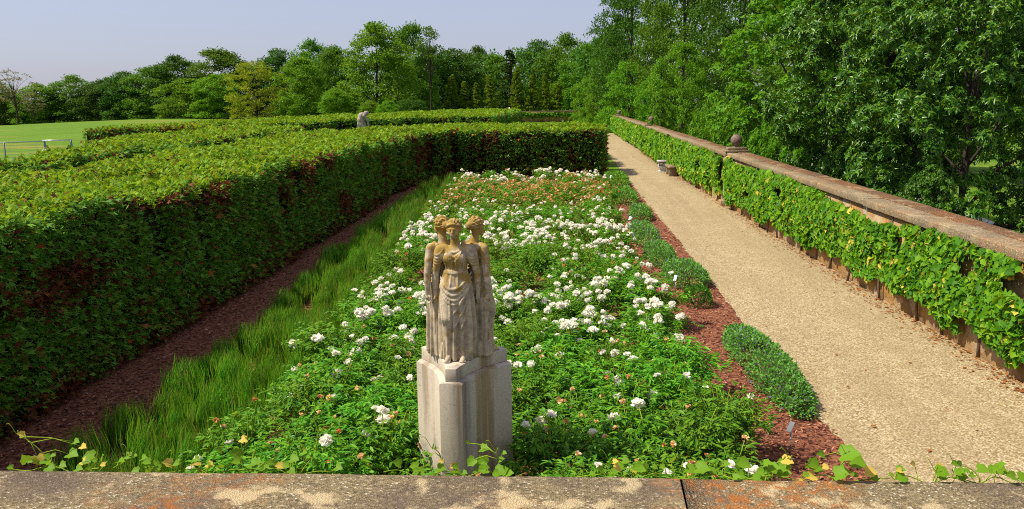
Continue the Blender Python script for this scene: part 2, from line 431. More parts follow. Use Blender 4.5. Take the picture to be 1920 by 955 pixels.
MAT = dict(
    gravel=gravel_mat(), mulch=mulch_mat(), lawn=grass_mat(), bark=bark_mat(), rubble=rubble_mat(),
    parapet=aggregate_mat('parapet_concrete', (.245, .188, .10), 1.0, .65),
    coping=aggregate_mat('coping_concrete', (.31, .238, .14), .45, .3),
    coping_red=aggregate_mat('mossy_coping', (.18, .095, .045), .5, .3),
    ball=aggregate_mat('finial_concrete', (.28, .20, .16), .3),
    statue=statue_mat('statue_stone', 1.0), statue_grey=statue_mat('weathered_grey_stone', .35, (.40, .36, .35)),
    pedestal=pedestal_mat(), plinth=pedestal_mat('plinth_stone', 0.0), white_stone=plain('white_stone', (.62, .60, .56)), dark_stone=plain('dark_stone', (.10, .085, .075)),
    drive=plain('drive_gravel', (.42, .38, .34), .95),
    metal=plain('galvanised_metal', (.42, .43, .44), .4, .5, .6), dark_metal=plain('grey_metal', (.16, .165, .18), .5, .5, .3),
    whitepaint=plain('white_paint', (.78, .79, .80), .5), labelgrey=plain('label_metal', (.15, .155, .17), .6, .3, .0),
    stem=leaf_mat('green_stem', [(.10, .17, .03), (.16, .2, .04)], 0, .6, .2),
    woody=plain('woody_stem', (.14, .085, .05)),
    deadwood=plain('pale_twig', (.34, .26, .2)),
    hedge_top=leaf_mat('yew_spray', [(.038, .095, .010), (.078, .165, .013), (.135, .235, .018), (.115, .13, .02)], .30, .5, .35),
    hedge_side=leaf_mat('yew_side_spray', [(.034, .095, .022), (.06, .155, .034), (.11, .21, .05)], .25, .5, .35),
    hedge_brown=leaf_mat('dead_yew_spray', [(.10, .030, .012), (.16, .050, .018), (.22, .095, .04)], .2, .7, .2),
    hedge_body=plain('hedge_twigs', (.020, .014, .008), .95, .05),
    peony=leaf_mat('peony_leaf', [(.028, .10, .013), (.055, .16, .018), (.11, .22, .026)], .28, .33, .5, .05),
    white=leaf_mat('white_petal', [(.84, .81, .70), (.90, .88, .79), (.88, .82, .64)], .3, .6, .2),
    cream=leaf_mat('cream_petal', [(.80, .58, .26), (.72, .42, .14), (.82, .66, .42)], .3, .6, .2),
    rust=leaf_mat('withered_petal', [(.55, .25, .07), (.68, .38, .13), (.58, .17, .05)], .2, .7, .2),
    pink=leaf_mat('pink_petal', [(.55, .05, .13), (.62, .22, .28)], .3, .6, .2),
    grass=leaf_mat('sedge_blade', [(.022, .095, .010), (.046, .15, .014), (.11, .22, .024)], .3, .4, .4, .04),
    straw=leaf_mat('straw_blade', [(.30, .24, .07), (.2, .2, .04)], .3, .6, .2),
    catmint=leaf_mat('catmint_leaf', [(.045, .14, .045), (.075, .19, .075), (.12, .23, .12)], .25, .6, .2),
    catflower=leaf_mat('catmint_flower', [(.16, .12, .26), (.22, .17, .30)], .2, .6, .2),
    box=leaf_mat('boxwood_leaf', [(.02, .085, .012), (.035, .12, .016)], .2, .4, .4),
    vine=leaf_mat('vine_leaf', [(.024, .088, .009), (.042, .128, .011), (.072, .175, .015), (.13, .23, .02)], .38, .42, .4),
    vine_young=leaf_mat('young_vine_leaf', [(.045, .12, .012), (.075, .165, .018), (.15, .22, .03)], .35, .45, .4),
    vine_y=leaf_mat('yellow_vine_leaf', [(.50, .46, .05), (.66, .52, .09), (.50, .30, .06)], .30, .5, .3),
    chips=leaf_mat('bark_chip', [(.08, .024, .020), (.25, .085, .04), (.38, .15, .075), (.50, .28, .20)], 0, .9, .15),
    litter=leaf_mat('dry_leaf', [(.34, .11, .02), (.22, .07, .02), (.42, .2, .05)], .1, .8, .1),
)
TG = {   # crown pigments
    'mid': leaf_mat('oak_leaf', [(0.0252, 0.0714, 0.0084), (0.0462, 0.1134, 0.0118), (0.0714, 0.147, 0.0168)], .3, .45, .35, .06),
    'light': leaf_mat('bright_leaf', [(0.037, 0.1092, 0.0101), (0.0622, 0.1512, 0.0134), (0.1008, 0.1974, 0.0185)], .34, .45, .35, .05),
    'yellow': leaf_mat('yellowish_leaf', [(.075, .105, .010), (.12, .15, .014), (.16, .185, .022)], .34, .5, .3, .04),
    'dark': leaf_mat('dark_leaf', [(0.0168, 0.0504, 0.0084), (0.0286, 0.0773, 0.0109), (0.0462, 0.1008, 0.0151)], .25, .45, .4, .05),
    'pale': leaf_mat('thin_leaf', [(.12, .14, .05), (.2, .19, .09), (.16, .12, .06)], .3, .6, .2),
    'cedar': leaf_mat('cedar_spray', [(.066, .118, .015), (.09, .15, .019), (.12, .175, .026)], .3, .6, .25, .01),
    'spruce': leaf_mat('spruce_spray', [(.020, .042, .014), (.035, .065, .02)], .15, .6, .25),
    'magnolia': leaf_mat('broad_glossy_leaf', [(0.0118, 0.0462, 0.0067), (0.0202, 0.0714, 0.0101), (0.042, 0.1092, 0.0134), (0.084, 0.1512, 0.0218)], .2, .24, .7),
    'maple': leaf_mat('maple_leaf', [(0.0319, 0.105, 0.0084), (0.0521, 0.147, 0.0118), (0.0924, 0.2016, 0.0168)], .36, .4, .4, .03),
}
# ================================================================== setting
rng = np.random.default_rng(11)

def sheet(name, left, right, mat, ys, nx=6, dz=0.0, kind='structure', label=None):
    """a ground sheet between two edges x=left(y), x=right(y), following the terrain"""
    ys = np.asarray(ys, float); t = np.linspace(0, 1, nx)
    X = left(ys)[:, None]*(1-t) + right(ys)[:, None]*t
    Y = np.repeat(ys[:, None], nx, 1)
    Z = gz(X, Y) + dz
    n = len(ys); idx = np.arange(n*nx).reshape(n, nx)
    mb = MB()
    mb.v.append(np.stack([X, Y, Z], -1).reshape(-1, 3)); mb.n = n*nx
    q = np.stack([idx[:-1, :-1], idx[:-1, 1:], idx[1:, 1:], idx[1:, :-1]], -1).reshape(-1, 4)
    mb.blk.append((q, np.zeros(len(q), int)))
    o = mb.build(name, mat, smooth=True)
    return tag(o, label, None, None, kind)

ys = np.unique(np.r_[np.linspace(-40, 0, 9), np.linspace(0, 140, 71), np.linspace(140, 400, 40), np.geomspace(400, 2500, 14)])
xs = np.unique(np.r_[-np.geomspace(200, 2500, 14), np.linspace(-200, -30, 50), np.linspace(-30, 4, 18), np.linspace(4, 9, 21), np.linspace(9, 60, 14), np.geomspace(60, 2500, 18)])
X, Y = np.meshgrid(xs, ys); Z = gz(X, Y)
idx = np.arange(X.size).reshape(X.shape)
mb = MB(); mb.v.append(np.stack([X, Y, Z], -1).reshape(-1, 3)); mb.n = X.size
q = np.stack([idx[:-1, :-1], idx[:-1, 1:], idx[1:, 1:], idx[1:, :-1]], -1).reshape(-1, 4); mb.blk.append((q, np.zeros(len(q), int)))
tag(mb.build('lawn', MAT['lawn'], smooth=True), 'sunlit green lawn rising gently to a crest at the left', kind='structure')

PATHL = lambda y: np.interp(y, [0, 20, 36, 130], [2.6, 2.53, 2.35, 1.6])
RAGGED = lambda y: PATHL(y) + .07*(vnoise(np.c_[np.ravel(y)*1.1, np.ravel(y)*0, np.ravel(y)*0], 2)-.5) + .06*(vnoise(np.c_[np.ravel(y)*6, np.ravel(y)*0, np.ravel(y)*0], 3)-.5)
sheet('gravel_path', RAGGED, lambda y: wx(y)+.05, MAT['gravel'], np.r_[np.linspace(3.4, 40, 500), np.linspace(40.5, 131, 60)], 7, .012)
HX = lambda y: np.interp(y, [3, 9, 12, 17, 26, 34, 39], [-5.9, -6.2, -6.2, -6.4, -6.9, -7.0, -6.6])
sheet('mulch_bed', HX, lambda y: PATHL(y)+.12, MAT['mulch'], np.linspace(3.4, 38.6, 60), 14, .006)
sheet('drive', lambda y: np.interp(y, [5, 60], [8.0, 12.5]), lambda y: np.interp(y, [5, 60], [12.5, 18.]), MAT['drive'], np.linspace(5, 70, 30), 6, .012)
sheet('terrace', lambda y: y*0-4.5, lambda y: y*0+6.5, MAT['coping'], np.linspace(-8, 3.12, 6), 3, 1.1)

# ---- bark chips lying over the mulch
def chips():
    n = 26000
    y = 4.0 + 34*rng.random(n)**1.7
    left = rng.random(n) < .45
    x = np.where(left, HX(y) + .5 + 2.1*rng.random(n), 1.0 + (PATHL(y)-1.0)*rng.random(n))
    mid = rng.random(n) < .25
    x = np.where(mid, -5.0 + 7*rng.random(n), x)
    P = np.c_[x, y, gz(x, y)+.012+.02*rng.random(n)]
    a = rng.random(n)*6.28
    T = np.c_[np.cos(a), np.sin(a), rng.normal(0, .25, n)]; N = np.c_[rng.normal(0, .4, n), rng.normal(0, .4, n), np.ones(n)]
    L = rng.uniform(.025, .085, n)*(1+np.maximum(0, y-12)/20); Wd = L*rng.uniform(.15, .4, n)
    m = MB(); m.add_leaves(place_leaves(P, T, N, L, Wd, DIAMOND[0]), DIAMOND[1])
    tag(m.build('mulch_chips', MAT['chips']), 'loose reddish brown bark chips over the mulch strips', None, None, 'stuff')
chips()

# ---- dry leaves and grit drifted to the foot of the wall
def litter():
    n = 2600
    y = 7 + 45*rng.random(n)**1.6
    x = wx(y) - np.abs(rng.normal(0, .16, n)) - .02
    few = rng.random(n) < .03
    x = np.where(few, PATHL(y) + (wx(y)-PATHL(y))*rng.random(n), x)
    P = np.c_[x, y, gz(x, y)+.018+.01*rng.random(n)]
    a = rng.random(n)*6.28
    T = np.c_[np.cos(a), np.sin(a), rng.normal(0, .2, n)]; N = np.c_[rng.normal(0, .35, n), rng.normal(0, .35, n), np.ones(n)]
    L = rng.uniform(.03, .075, n)
    m = MB(); m.add_leaves(place_leaves(P, T, N, L, L*.5, DIAMOND[0]), DIAMOND[1])
    tag(m.build('leaf_litter', MAT['litter']), 'dry orange brown leaves scattered along the foot of the ivy wall', None, None, 'stuff')
litter()

# ================================================================== hedges
def resample(poly, step):
    poly = np.asarray(poly, float); out = []
    n = len(poly)
    for i in range(n):
        a, b = poly[i], poly[(i+1) % n]
        k = max(1, int(np.linalg.norm(b-a)/step))
        for j in range(k): out.append(a+(b-a)*j/k)
    return np.array(out)

def smooth_poly(poly, it=1):
    p = np.asarray(poly, float)
    for _ in range(it):
        q_ = np.roll(p, -1, 0); p = np.stack([.75*p+.25*q_, .25*p+.75*q_], 1).reshape(-1, 2)
    return p

def in_poly(pts, poly):
    x, y = pts[:, 0], pts[:, 1]; c = np.zeros(len(pts), bool)
    x0, y0 = poly[:, 0], poly[:, 1]; x1, y1 = np.roll(x0, -1), np.roll(y0, -1)
    for a, b, d, e in zip(x0, y0, x1, y1):
        if b == e: continue
        k = ((b > y) != (e > y)) & (x < (d-a)*(y-b)/(e-b)+a)
        c ^= k
    return c

def hedge(name, poly, h, label, dens=1.0, size=1.0, smooth=0, brown=0.10, seed=1, group='clipped hedges of the parterre', litred=.0):
    rg = np.random.default_rng(seed)
    poly = np.asarray(poly, float)
    if smooth: poly = smooth_poly(poly, smooth)
    area = .5*np.sum(poly[:, 0]*np.roll(poly[:, 1], -1) - np.roll(poly[:, 0], -1)*poly[:, 1])
    if area < 0: poly = poly[::-1]; area = -area
    def hh(x, y):
        p = np.c_[x, y, 0*x]
        return h + .16*(vnoise(p*.55, seed)-.5) + .20*(vnoise(p*1.7, seed+5)-.5)
    base = np.array([poly[:, 0].mean(), poly[:, 1].mean()])
    root = empty(name, (base[0], base[1], float(gz(base[0], base[1]))), 0, label, 'hedge', group)
    off = np.array([base[0], base[1], float(gz(base[0], base[1]))])
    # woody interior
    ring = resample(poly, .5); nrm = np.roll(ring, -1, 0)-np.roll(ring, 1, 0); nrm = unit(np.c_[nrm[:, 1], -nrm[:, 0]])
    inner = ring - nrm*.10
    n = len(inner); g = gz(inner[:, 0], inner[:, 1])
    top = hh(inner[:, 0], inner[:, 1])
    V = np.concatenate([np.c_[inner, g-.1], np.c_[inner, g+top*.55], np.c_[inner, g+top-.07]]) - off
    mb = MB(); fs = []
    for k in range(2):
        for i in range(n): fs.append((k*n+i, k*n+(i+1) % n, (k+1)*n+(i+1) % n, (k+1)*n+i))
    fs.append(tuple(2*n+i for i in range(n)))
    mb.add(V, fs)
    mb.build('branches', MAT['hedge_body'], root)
    # foliage
    fol = MB(); tm, fc = SPRAY
    # --- clipped top
    lo, hi = poly.min(0), poly.max(0)
    n0 = int((hi-lo).prod()*1300*dens)
    pts = lo + (hi-lo)*rg.random((n0, 2))
    d = np.maximum(9.0, np.hypot(pts[:, 0], pts[:, 1]))
    keep = rg.random(n0) < np.clip((12/d)**1.25, .05, 1)
    pts = pts[keep]; pts = pts[in_poly(pts, poly)]
    d = np.maximum(9.0, np.hypot(pts[:, 0], pts[:, 1])); k = len(pts)
    rough = vnoise(np.c_[pts*2.6, pts[:, 0]*0], seed+9)
    z = gz(pts[:, 0], pts[:, 1]) + hh(pts[:, 0], pts[:, 1]) + rg.normal(0, .045, k) - .15*(rough < .34) + .03
    a = rg.random(k)*6.28
    T = np.c_[np.cos(a), np.sin(a), rg.uniform(.0, 1.3, k)]; N = np.c_[rg.normal(0, .45, k), rg.normal(0, .45, k), np.ones(k)]
    L = rg.uniform(.06, .115, k)*size*(d/10)**.55
    P = np.c_[pts, z-.05]-off
    isb = (rg.random(k) < brown*.35*(vnoise(np.c_[pts*.9, pts[:, 0]*0], seed+3) > .55))
    for mi, s_ in ((0, ~isb), (2, isb)):
        fol.add_leaves(place_leaves(P[s_], T[s_], N[s_], L[s_], L[s_]*.62, tm), fc, mi)
    # --- sides
    nx_ = np.roll(poly, -1, 0)
    for a0, b0 in zip(poly, nx_):
        ln = np.linalg.norm(b0-a0)
        if ln < 1e-3: continue
        nm = np.array([(b0-a0)[1], -(b0-a0)[0]])/ln
        mid = (a0+b0)/2
        vis = 1.0 if np.dot(-mid, nm) > 0 else .30
        m_ = int(ln*h*1450*dens*vis)+1
        t = rg.random(m_); pt = a0 + (b0-a0)*t[:, None]
        d = np.maximum(8.0, np.hypot(pt[:, 0], pt[:, 1]))
        kp = rg.random(m_) < np.clip((11/d)**1.3, .05, 1)
        pt = pt[kp]; d = d[kp]; k = len(pt)
        if not k: continue
        v = rg.random(k)
        H_ = hh(pt[:, 0], pt[:, 1])
        zz = .06 + v*(H_-.06)
        p3 = np.c_[pt, zz]
        hollow = vnoise(p3*1.5, seed+21); tex = vnoise(p3*4.5, seed+22)
        # bare, shaded hollows between the side branches
        thin = rg.random(k) < np.clip((hollow-.66)*4.5, 0, .85) + np.clip(.35-zz, 0, .35)*.8
        depth = .05*(tex-.5)*2 - .16*np.clip((hollow-.6)*3, 0, 1) + rg.normal(0, .035, k)
        deadn = vnoise(p3*np.array([1.1, 1.1, 1.5])+7, seed+31)
        isb = rg.random(k) < brown*.5 + np.clip((deadn-.62)*4, 0, .75)*min(1, brown*7) + np.clip(.45-zz, 0, .45)*litred
        P = np.c_[pt + nm*depth[:, None], gz(pt[:, 0], pt[:, 1])+zz] - off
        s_ = ~thin
        T = np.c_[nm[0]*.9+rg.normal(0, .55, k), nm[1]*.9+rg.normal(0, .55, k), rg.normal(.15, .55, k)]
        N = np.c_[nm[0]*.6+rg.normal(0, .5, k), nm[1]*.6+rg.normal(0, .5, k), .8+rg.normal(0, .4, k)]
        L = rg.uniform(.06, .125, k)*size*(d/10)**.58
        odd = rg.random(k) < .006                                  # fallen leaves caught in the twigs
        L = np.where(odd, L*1.35, L)
        for mi, q_ in ((1, s_ & ~isb & ~odd), (2, s_ & isb & ~odd), (3, s_ & odd)):
            fol.add_leaves(place_leaves(P[q_], T[q_], N[q_], L[q_], L[q_]*.62, tm), fc, mi)
    fol.build('foliage', [MAT['hedge_top'], MAT['hedge_side'], MAT['hedge_brown'], MAT['litter']], root)
    return root

A_poly = [(-5.3, 4.2), (-5.75, 8.5), (-5.8, 12), (-6.05, 17), (-6.5, 26), (-6.6, 31.5), (-6.35, 34.4), (-5.3, 36.1), (1.42, 36.3), (1.42, 39.6),
          (-9.0, 40.0), (-10.8, 39.6), (-12.0, 37), (-11.9, 32), (-11.1, 24), (-10.3, 17), (-9.9, 13), (-9.8, 4.2)]
hedge('hedge', A_poly, 2.06, 'large L-shaped clipped hedge along the left of the peony bed, closing its far end', 1.0, 1.0, 0, .19, 3, litred=1.4)
hedge('hedge', [(-10.6, 41.8), (1.32, 40.9), (1.28, 44.2), (-10.4, 44.9)], 1.90, 'second clipped hedge row, behind the one that closes the flower bed', .8, 1.0, 0, .1, 4)
hedge('hedge', [(-9.6, 46.8), (1.15, 45.8), (.85, 50.5), (-9.0, 51.2)], 1.84, 'third clipped hedge row, nearest the far end of the gravel path', .8, 1.0, 0, .08, 5)
hedge('hedge', [(-11.4, 13.0), (-11.8, 17), (-12.6, 24), (-13.4, 32), (-13.5, 38), (-14.2, 42.0), (-18.6, 41.5), (-17.2, 31), (-16.7, 27.3),
                (-16.0, 25.6), (-14.5, 22.5), (-12.8, 18.0), (-12.0, 15.0)], 2.13, 'wide clipped hedge between the tall near hedge and the lawn with the bench', .9, 1.0, 0, .16, 6)
hedge('hedge', [(-27.6, 44.2), (-20.9, 43.9), (-20.6, 48), (-21.6, 60), (-27.0, 61)], 2.05, 'hedge with a squared end and reddish brown face jutting onto the lawn', .9, 1.0, 0, .50, 7)
hedge('hedge', [(-19.9, 43.9), (-16.4, 45.6), (-13.0, 50), (-10.6, 54.9), (-5.5, 55.2), (-5.55, 86), (-6.4, 90.5), (-9.5, 93), (-13, 90), (-16.5, 74), (-19.6, 58)], 2.28,
      'curved hedge with a rounded dark end beside the far garden wall', .9, 1.0, 0, .06, 8)

# ================================================================== walls
def wall_run(name, Y0, Y1, label, finial=True):
    root = empty(name, (wx(Y0), Y0, float(gz(wx(Y0)-.3, Y0))), 0, label, 'garden wall', 'bays of the long right hand garden wall')
    o3 = np.array([wx(Y0), Y0, float(gz(wx(Y0)-.3, Y0))])
    yy = np.linspace(Y0, Y1, max(3, int((Y1-Y0)/2)))
    m = MB(); n = len(yy)
    for i in range(n):
        y = yy[i]; x = wx(y); z0 = float(gz(x-.3, y)); z1 = wz(y)-.13
        m.v.append(np.array([(x, y, z0-.1), (x, y, z1), (x+.54, y, z1), (x+.54, y, z0-1.6)])-o3)
    m.n = 4*n
    for i in range(n-1):
        a = 4*i
        for j in range(4): m.f.append([a+j, a+4+j, a+4+(j+1) % 4, a+(j+1) % 4]); m.m.append(0)
    m.f.append([0, 1, 2, 3]); m.f.append([4*n-1, 4*n-2, 4*n-3, 4*n-4]); m.m += [0, 0]
    m.build('masonry', MAT['rubble'], root)
    # coping in two courses of slabs, each a little out of true
    def course(x0, x1, zt, th, mat, lens, nm):
        y = Y0
        while y < Y1-.2:
            ln = min(rng.uniform(*lens), Y1-y)
            if Y1-(y+ln) < .8: ln = Y1-y
            e = rng.normal(0, .006); tl = rng.normal(0, .006)
            vs8 = []
            for yy_ in (y+.006, y+ln-.006):
                xa, za = wx(yy_), wz(yy_)+zt+e
                for (dx, dz) in ((x0, -th), (x1, -th), (x1, tl), (x0, 0)):
                    vs8.append((xa+dx, yy_, za+dz))
            v = np.array(vs8)-o3
            mm = MB(); mm.add(v, [(0, 1, 2, 3), (7, 6, 5, 4), (0, 4, 5, 1), (1, 5, 6, 2), (2, 6, 7, 3), (3, 7, 4, 0)])
            b = mm.build(nm, mat, root); bevel(b, .014)
            y += ln
    course(-.07, .27, 0, .125, MAT['coping'], (2.2, 3.4), 'coping_slab')
    course(.276, .60, .012, .14, MAT['coping_red'], (3.0, 5.5), 'coping_slab')
    return root

bays = [(3.65, 25.9, 'nearest bay of the vine covered wall, its pale coping running out of frame'),
        (26.35, 49.6, 'wall bay between the nearest and the second stone ball'),
        (50.0, 78.6, 'wall bay between the second and the third stone ball'),
        (79.0, 131.0, 'farthest bay of the vine covered wall, beyond the third stone ball')]
for a, b, lb in bays: wall_run('garden_wall', a, b, lb)

def finial(Y, label):
    x = wx(Y)+.26; z = wz(Y)
    r_ = empty('stone_finial', (x, Y, z+.006), 0, label, 'stone ball', 'stone balls on the wall piers')
    m = MB(); m.box((0, 0, .035), (.74, .46, .07)); m.box((0, 0, .115), (.58, .40, .09)); bevel(m.build('plinth', MAT['coping'], r_), .012)
    m = MB(); prof = [(.09, .16), (.10, .175), (.075, .19)]
    for t in np.linspace(-1.15, 1.55, 15): prof.append((.182*math.cos(t), .375+.182*math.sin(t)))
    m.lathe(prof, 28); m.build('ball', MAT['ball'], r_, smooth=True)
    # the pier that carries it
    return r_
for Yb, lb in ((26.1, 'large round stone ball on the nearest wall pier'), (49.8, 'stone ball on the second wall pier from the camera'),
               (78.8, 'small stone ball, third along the wall'), (104, 'tiny stone ball, fourth along the wall'), (128, 'farthest stone ball at the corner of the wall')):
    finial(Yb, lb)
def pier(Y, label):
    x = wx(Y); z0 = float(gz(x-.3, Y)); z1 = wz(Y)
    r_ = empty('wall_pier', (x, Y, z0), 0, label, 'pier', 'stone piers in the wall')
    m = MB(); m.box((.07, 0, (z1-z0-.14)/2+.02), (.30, .24, z1-z0-.10)); bevel(m.build('shaft', MAT['pedestal'], r_), .015)
    m = MB(); m.box((.235, 0, z1-z0-.06), (.70, .42, .13)); bevel(m.build('cap', MAT['coping'], r_), .012)
    m = MB(); m.box((-.02, 0, .07), (.36, .46, .20)); bevel(m.build('foot', MAT['rubble'], r_), .02)
for Yb, lb in ((26.12, 'pale stone pier under the nearest stone ball, half hidden by leaves'), (49.8, 'pale stone pier under the second stone ball'), (78.8, 'pale stone pier under the third stone ball')):
    pier(Yb, lb)

# far wall across the end of the path
fx0, fx1, fy = -22.0, 3.8, 132.0
fz = float(gz(-5, fy))
root = empty('garden_wall', ((fx0+fx1)/2, fy, fz), 0, 'low far garden wall crossing behind the end of the path', 'garden wall')
m = MB(); m.box((0, .3, .82), (fx1-fx0, .5, 1.64)); m.build('masonry', MAT['rubble'], root)
m = MB(); m.box((0, .25, 1.735), (fx1-fx0+.3, .85, .17)); bevel(m.build('coping_slab', MAT['coping'], root), .02)

# ---- creeper covering the wall, one plant per bay
def creeper(Y0, Y1, label, dens, size, seed):
    rg = np.random.default_rng(seed)
    o3 = np.array([float(wx(Y0)), Y0, float(gz(wx(Y0)-.3, Y0))])
    root = empty('climbing_vine', o3, 0, label, 'vine', 'vines covering the right hand wall')
    n = int((Y1-Y0)*1.6*dens)
    y = Y0+(Y1-Y0)*rg.random(n); zb = gz(wx(y)-.3, y); zt = wz(y)-.04
    v = rg.random(n)
    edge_lo = .14+.20*vnoise(np.c_[y*1.3, y*0, y*0], seed)+.2*vnoise(np.c_[y*4, y*0, y*0], seed+1)
    edge_hi = .10*np.clip(vnoise(np.c_[y*.9, y*0+4, y*0], seed+2)*2.2-1.1, 0, 1)+.17*np.clip(vnoise(np.c_[y*.45, y*0+9, y*0], seed+3)*3-2.2, 0, 1)
    z = zb+edge_lo + v*(zt-.06-edge_hi-zb-edge_lo)
    lump = vnoise(np.c_[y*1.4, z*1.8, z*0], seed+7); gap = vnoise(np.c_[y*2.3, z*2.6, z*0+3], seed+8)
    keep = (gap > .22)
    out = .03+.24*lump*np.sin(np.pi*np.clip((z-zb)/(zt-zb+.1), .08, .92))+.04*rg.random(n)
    over = rg.random(n) < -1                                    # a few leaves lie over the coping
    x = wx(y)-out; 
    z = np.where(over, zt+.06+.05*rg.random(n), z); x = np.where(over, wx(y)-.2+.3*rg.random(n), x)
    P = np.c_[x, y, z][keep]; k = len(P)
    N = np.c_[rg.normal(-.75, .38, k), rg.normal(-.15, .42, k), rg.normal(.72, .35, k)]
    T = np.c_[rg.normal(-.35, .4, k), rg.normal(0, .8, k), rg.normal(-.6, .45, k)]
    far = np.maximum(1, np.hypot(P[:, 0], P[:, 1])/11)**.55
    L = rg.uniform(.042, .105, k)*size*far
    yl = rg.random(k) < .015+.04*vnoise(P*np.array([1, .6, 1.]), seed+12)*(np.hypot(P[:, 0], P[:, 1]) < 40)
    P = P-o3
    m = MB()
    for mi, s_ in ((0, ~yl), (1, yl)):
        m.add_leaves(place_leaves(P[s_], T[s_], N[s_], L[s_], L[s_]*1.0, LOBED[0]), LOBED[1], mi)
    m.build('leaves', [MAT['vine'], MAT['vine_y']], root)
    # woody stems rising from the path edge
    for yy in np.arange(Y0+.6, Y1-.3, 1.15 if Y0 < 20 else 3.0):
        yy += rg.normal(0, .25); p = []
        yy = min(max(yy, Y0+.1), Y1-.1)
        hgt = wz(yy)-float(gz(wx(yy)-.3, yy))
        for t in np.linspace(0, .9, 7):
            p.append((wx(yy)-.05-.04*math.sin(t*5+yy), yy+.25*math.sin(t*3+yy*2)*t, float(gz(wx(yy)-.3, yy))+t*hgt))
        m = MB(); m.tube(np.array(p)-o3, np.linspace(.022, .008, 7), 6); m.build('stem', MAT['woody'], root)
creeper(3.7, 25.7, 'leafy vine with yellowing leaves covering the nearest wall bay', 680, 1.0, 41)
creeper(26.45, 49.5, 'green vine covering the wall between the first and second stone balls', 260, 1.05, 42)
creeper(50.1, 78.5, 'bright vine covering the wall between the second and third stone balls', 150, 1.1, 43)
creeper(79.1, 130.5, 'distant vine covering the wall beyond the third stone ball', 60, 1.15, 44)
def far_vine():
    rg = np.random.default_rng(77); n = 1500
    x = fx0+(fx1-fx0)*rg.random(n); z = fz+1.62-.55*rg.random(n)**1.3-.35*vnoise(np.c_[x*.8, x*0, x*0], 5); y = fy-.02-.2*rg.random(n)
    P = np.c_[x, y, z]; o3 = np.array([(fx0+fx1)/2, fy, fz])
    N = np.c_[rg.normal(0, .4, n), rg.normal(-.8, .3, n), rg.normal(.8, .3, n)]; T = rg.normal(0, 1, (n, 3))
    L = rg.uniform(.25, .42, n); m = MB(); m.add_leaves(place_leaves(P-o3, T, N, L, L, LOBED[0]), LOBED[1])
    r_ = empty('climbing_vine', o3, 0, 'dark fringe of vine hanging on the far cross wall', 'vine')
    m.build('leaves', MAT['vine'], r_)
far_vine()

# ---- parapet in the foreground
root = empty('parapet', (0, 3.33, 1.1), R(1.15), 'weathered lichen spotted concrete parapet across the bottom of the view', 'parapet')
def slab(x0, x1, dz, jag, nm):
    m = MB(); n = 36; prof = [(-.245, -.10), (-.235, -.028), (-.215, -.006), (-.19, 0), (.175, 0), (.192, -.006), (.20, -.025), (.20, -.10)]
    rings = []
    for i in range(n):
        t = i/(n-1); ring = []
        for j, (py_, pz) in enumerate(prof):
            x = lerp(x0, x1, t)
            if i == 0 and jag < 0: x += .012*math.sin(j*2.1)+.010*math.cos(j*5)
            if i == n-1 and jag > 0: x += .012*math.sin(j*2.1+.2)+.010*math.cos(j*5)
            ring.append((x, py_+(0 if 0 < i < n-1 else rng.normal(0, .004)), pz+rng.normal(0, .0012)))
        rings.append(ring)
    k = len(prof); fs = []
    for i in range(n-1):
        for j in range(k): fs.append((i*k+j, (i+1)*k+j, (i+1)*k+(j+1) % k, i*k+(j+1) % k))
    fs.append(tuple(range(k))[::-1]); fs.append(tuple((n-1)*k+j for j in range(k)))
    m.add(np.array(rings).reshape(-1, 3)+np.array((0, 0, .40+dz)), [f[::-1] for f in fs]); return m.build(nm, MAT['parapet'], root)
CRK = float(W(1271, 905, 3.5)[0])
slab(-4.6, CRK, 0, 1, 'coping_slab'); slab(CRK+.010, 5.3, -.004, -1, 'coping_slab')
m = MB(); m.box((.35, .0, -.40), (9.9, .34, 1.39)); m.build('masonry', MAT['rubble'], root)
# ================================================================== statue
def surface_nets(F, org, h):
    s = F < 0
    nx, ny, nz = F.shape
    cnt = np.zeros((nx-1, ny-1, nz-1)); acc = np.zeros((nx-1, ny-1, nz-1, 3))
    gi = np.stack(np.meshgrid(np.arange(nx-1), np.arange(ny-1), np.arange(nz-1), indexing='ij'), -1).astype(float)
    cs = [(a, b, c) for a in (0, 1) for b in (0, 1) for c in (0, 1)]
    def sub(A, o): return A[o[0]:nx-1+o[0], o[1]:ny-1+o[1], o[2]:nz-1+o[2]]
    for i, a in enumerate(cs):
        for b in cs[i+1:]:
            if sum(abs(p-q_) for p, q_ in zip(a, b)) != 1: continue
            fa, fb = sub(F, a), sub(F, b); x = (fa < 0) != (fb < 0)
            t = np.where(x, fa/np.where(x, fa-fb, 1), 0)
            for d in range(3): acc[..., d] += np.where(x, a[d]+(b[d]-a[d])*t, 0)
            cnt += x
    m = cnt > 0
    vid = -np.ones(cnt.shape, int); vid[m] = np.arange(m.sum())
    V = (gi[m] + acc[m]/cnt[m][:, None])*h + np.asarray(org)
    Q = []
    for ax in range(3):
        o1, o2 = [d for d in range(3) if d != ax]
        sl0 = [slice(1, -1)]*3; sl1 = [slice(1, -1)]*3
        sl0[ax] = slice(0, F.shape[ax]-1); sl1[ax] = slice(1, F.shape[ax])
        ch = s[tuple(sl0)] != s[tuple(sl1)]
        I = np.argwhere(ch); 
        if not len(I): continue
        inside = s[tuple(sl0)][ch]
        I2 = I.copy(); I2[:, o1] += 1; I2[:, o2] += 1
        def v_(d1, d2):
            J = I2.copy(); J[:, o1] += d1; J[:, o2] += d2
            return vid[J[:, 0], J[:, 1], J[:, 2]]
        q_ = np.stack([v_(-1, -1), v_(0, -1), v_(0, 0), v_(-1, 0)], -1)
        flip = inside if ax != 1 else ~inside
        q_ = np.where(flip[:, None], q_, q_[:, ::-1]); Q.append(q_)
    return V, np.concatenate(Q)

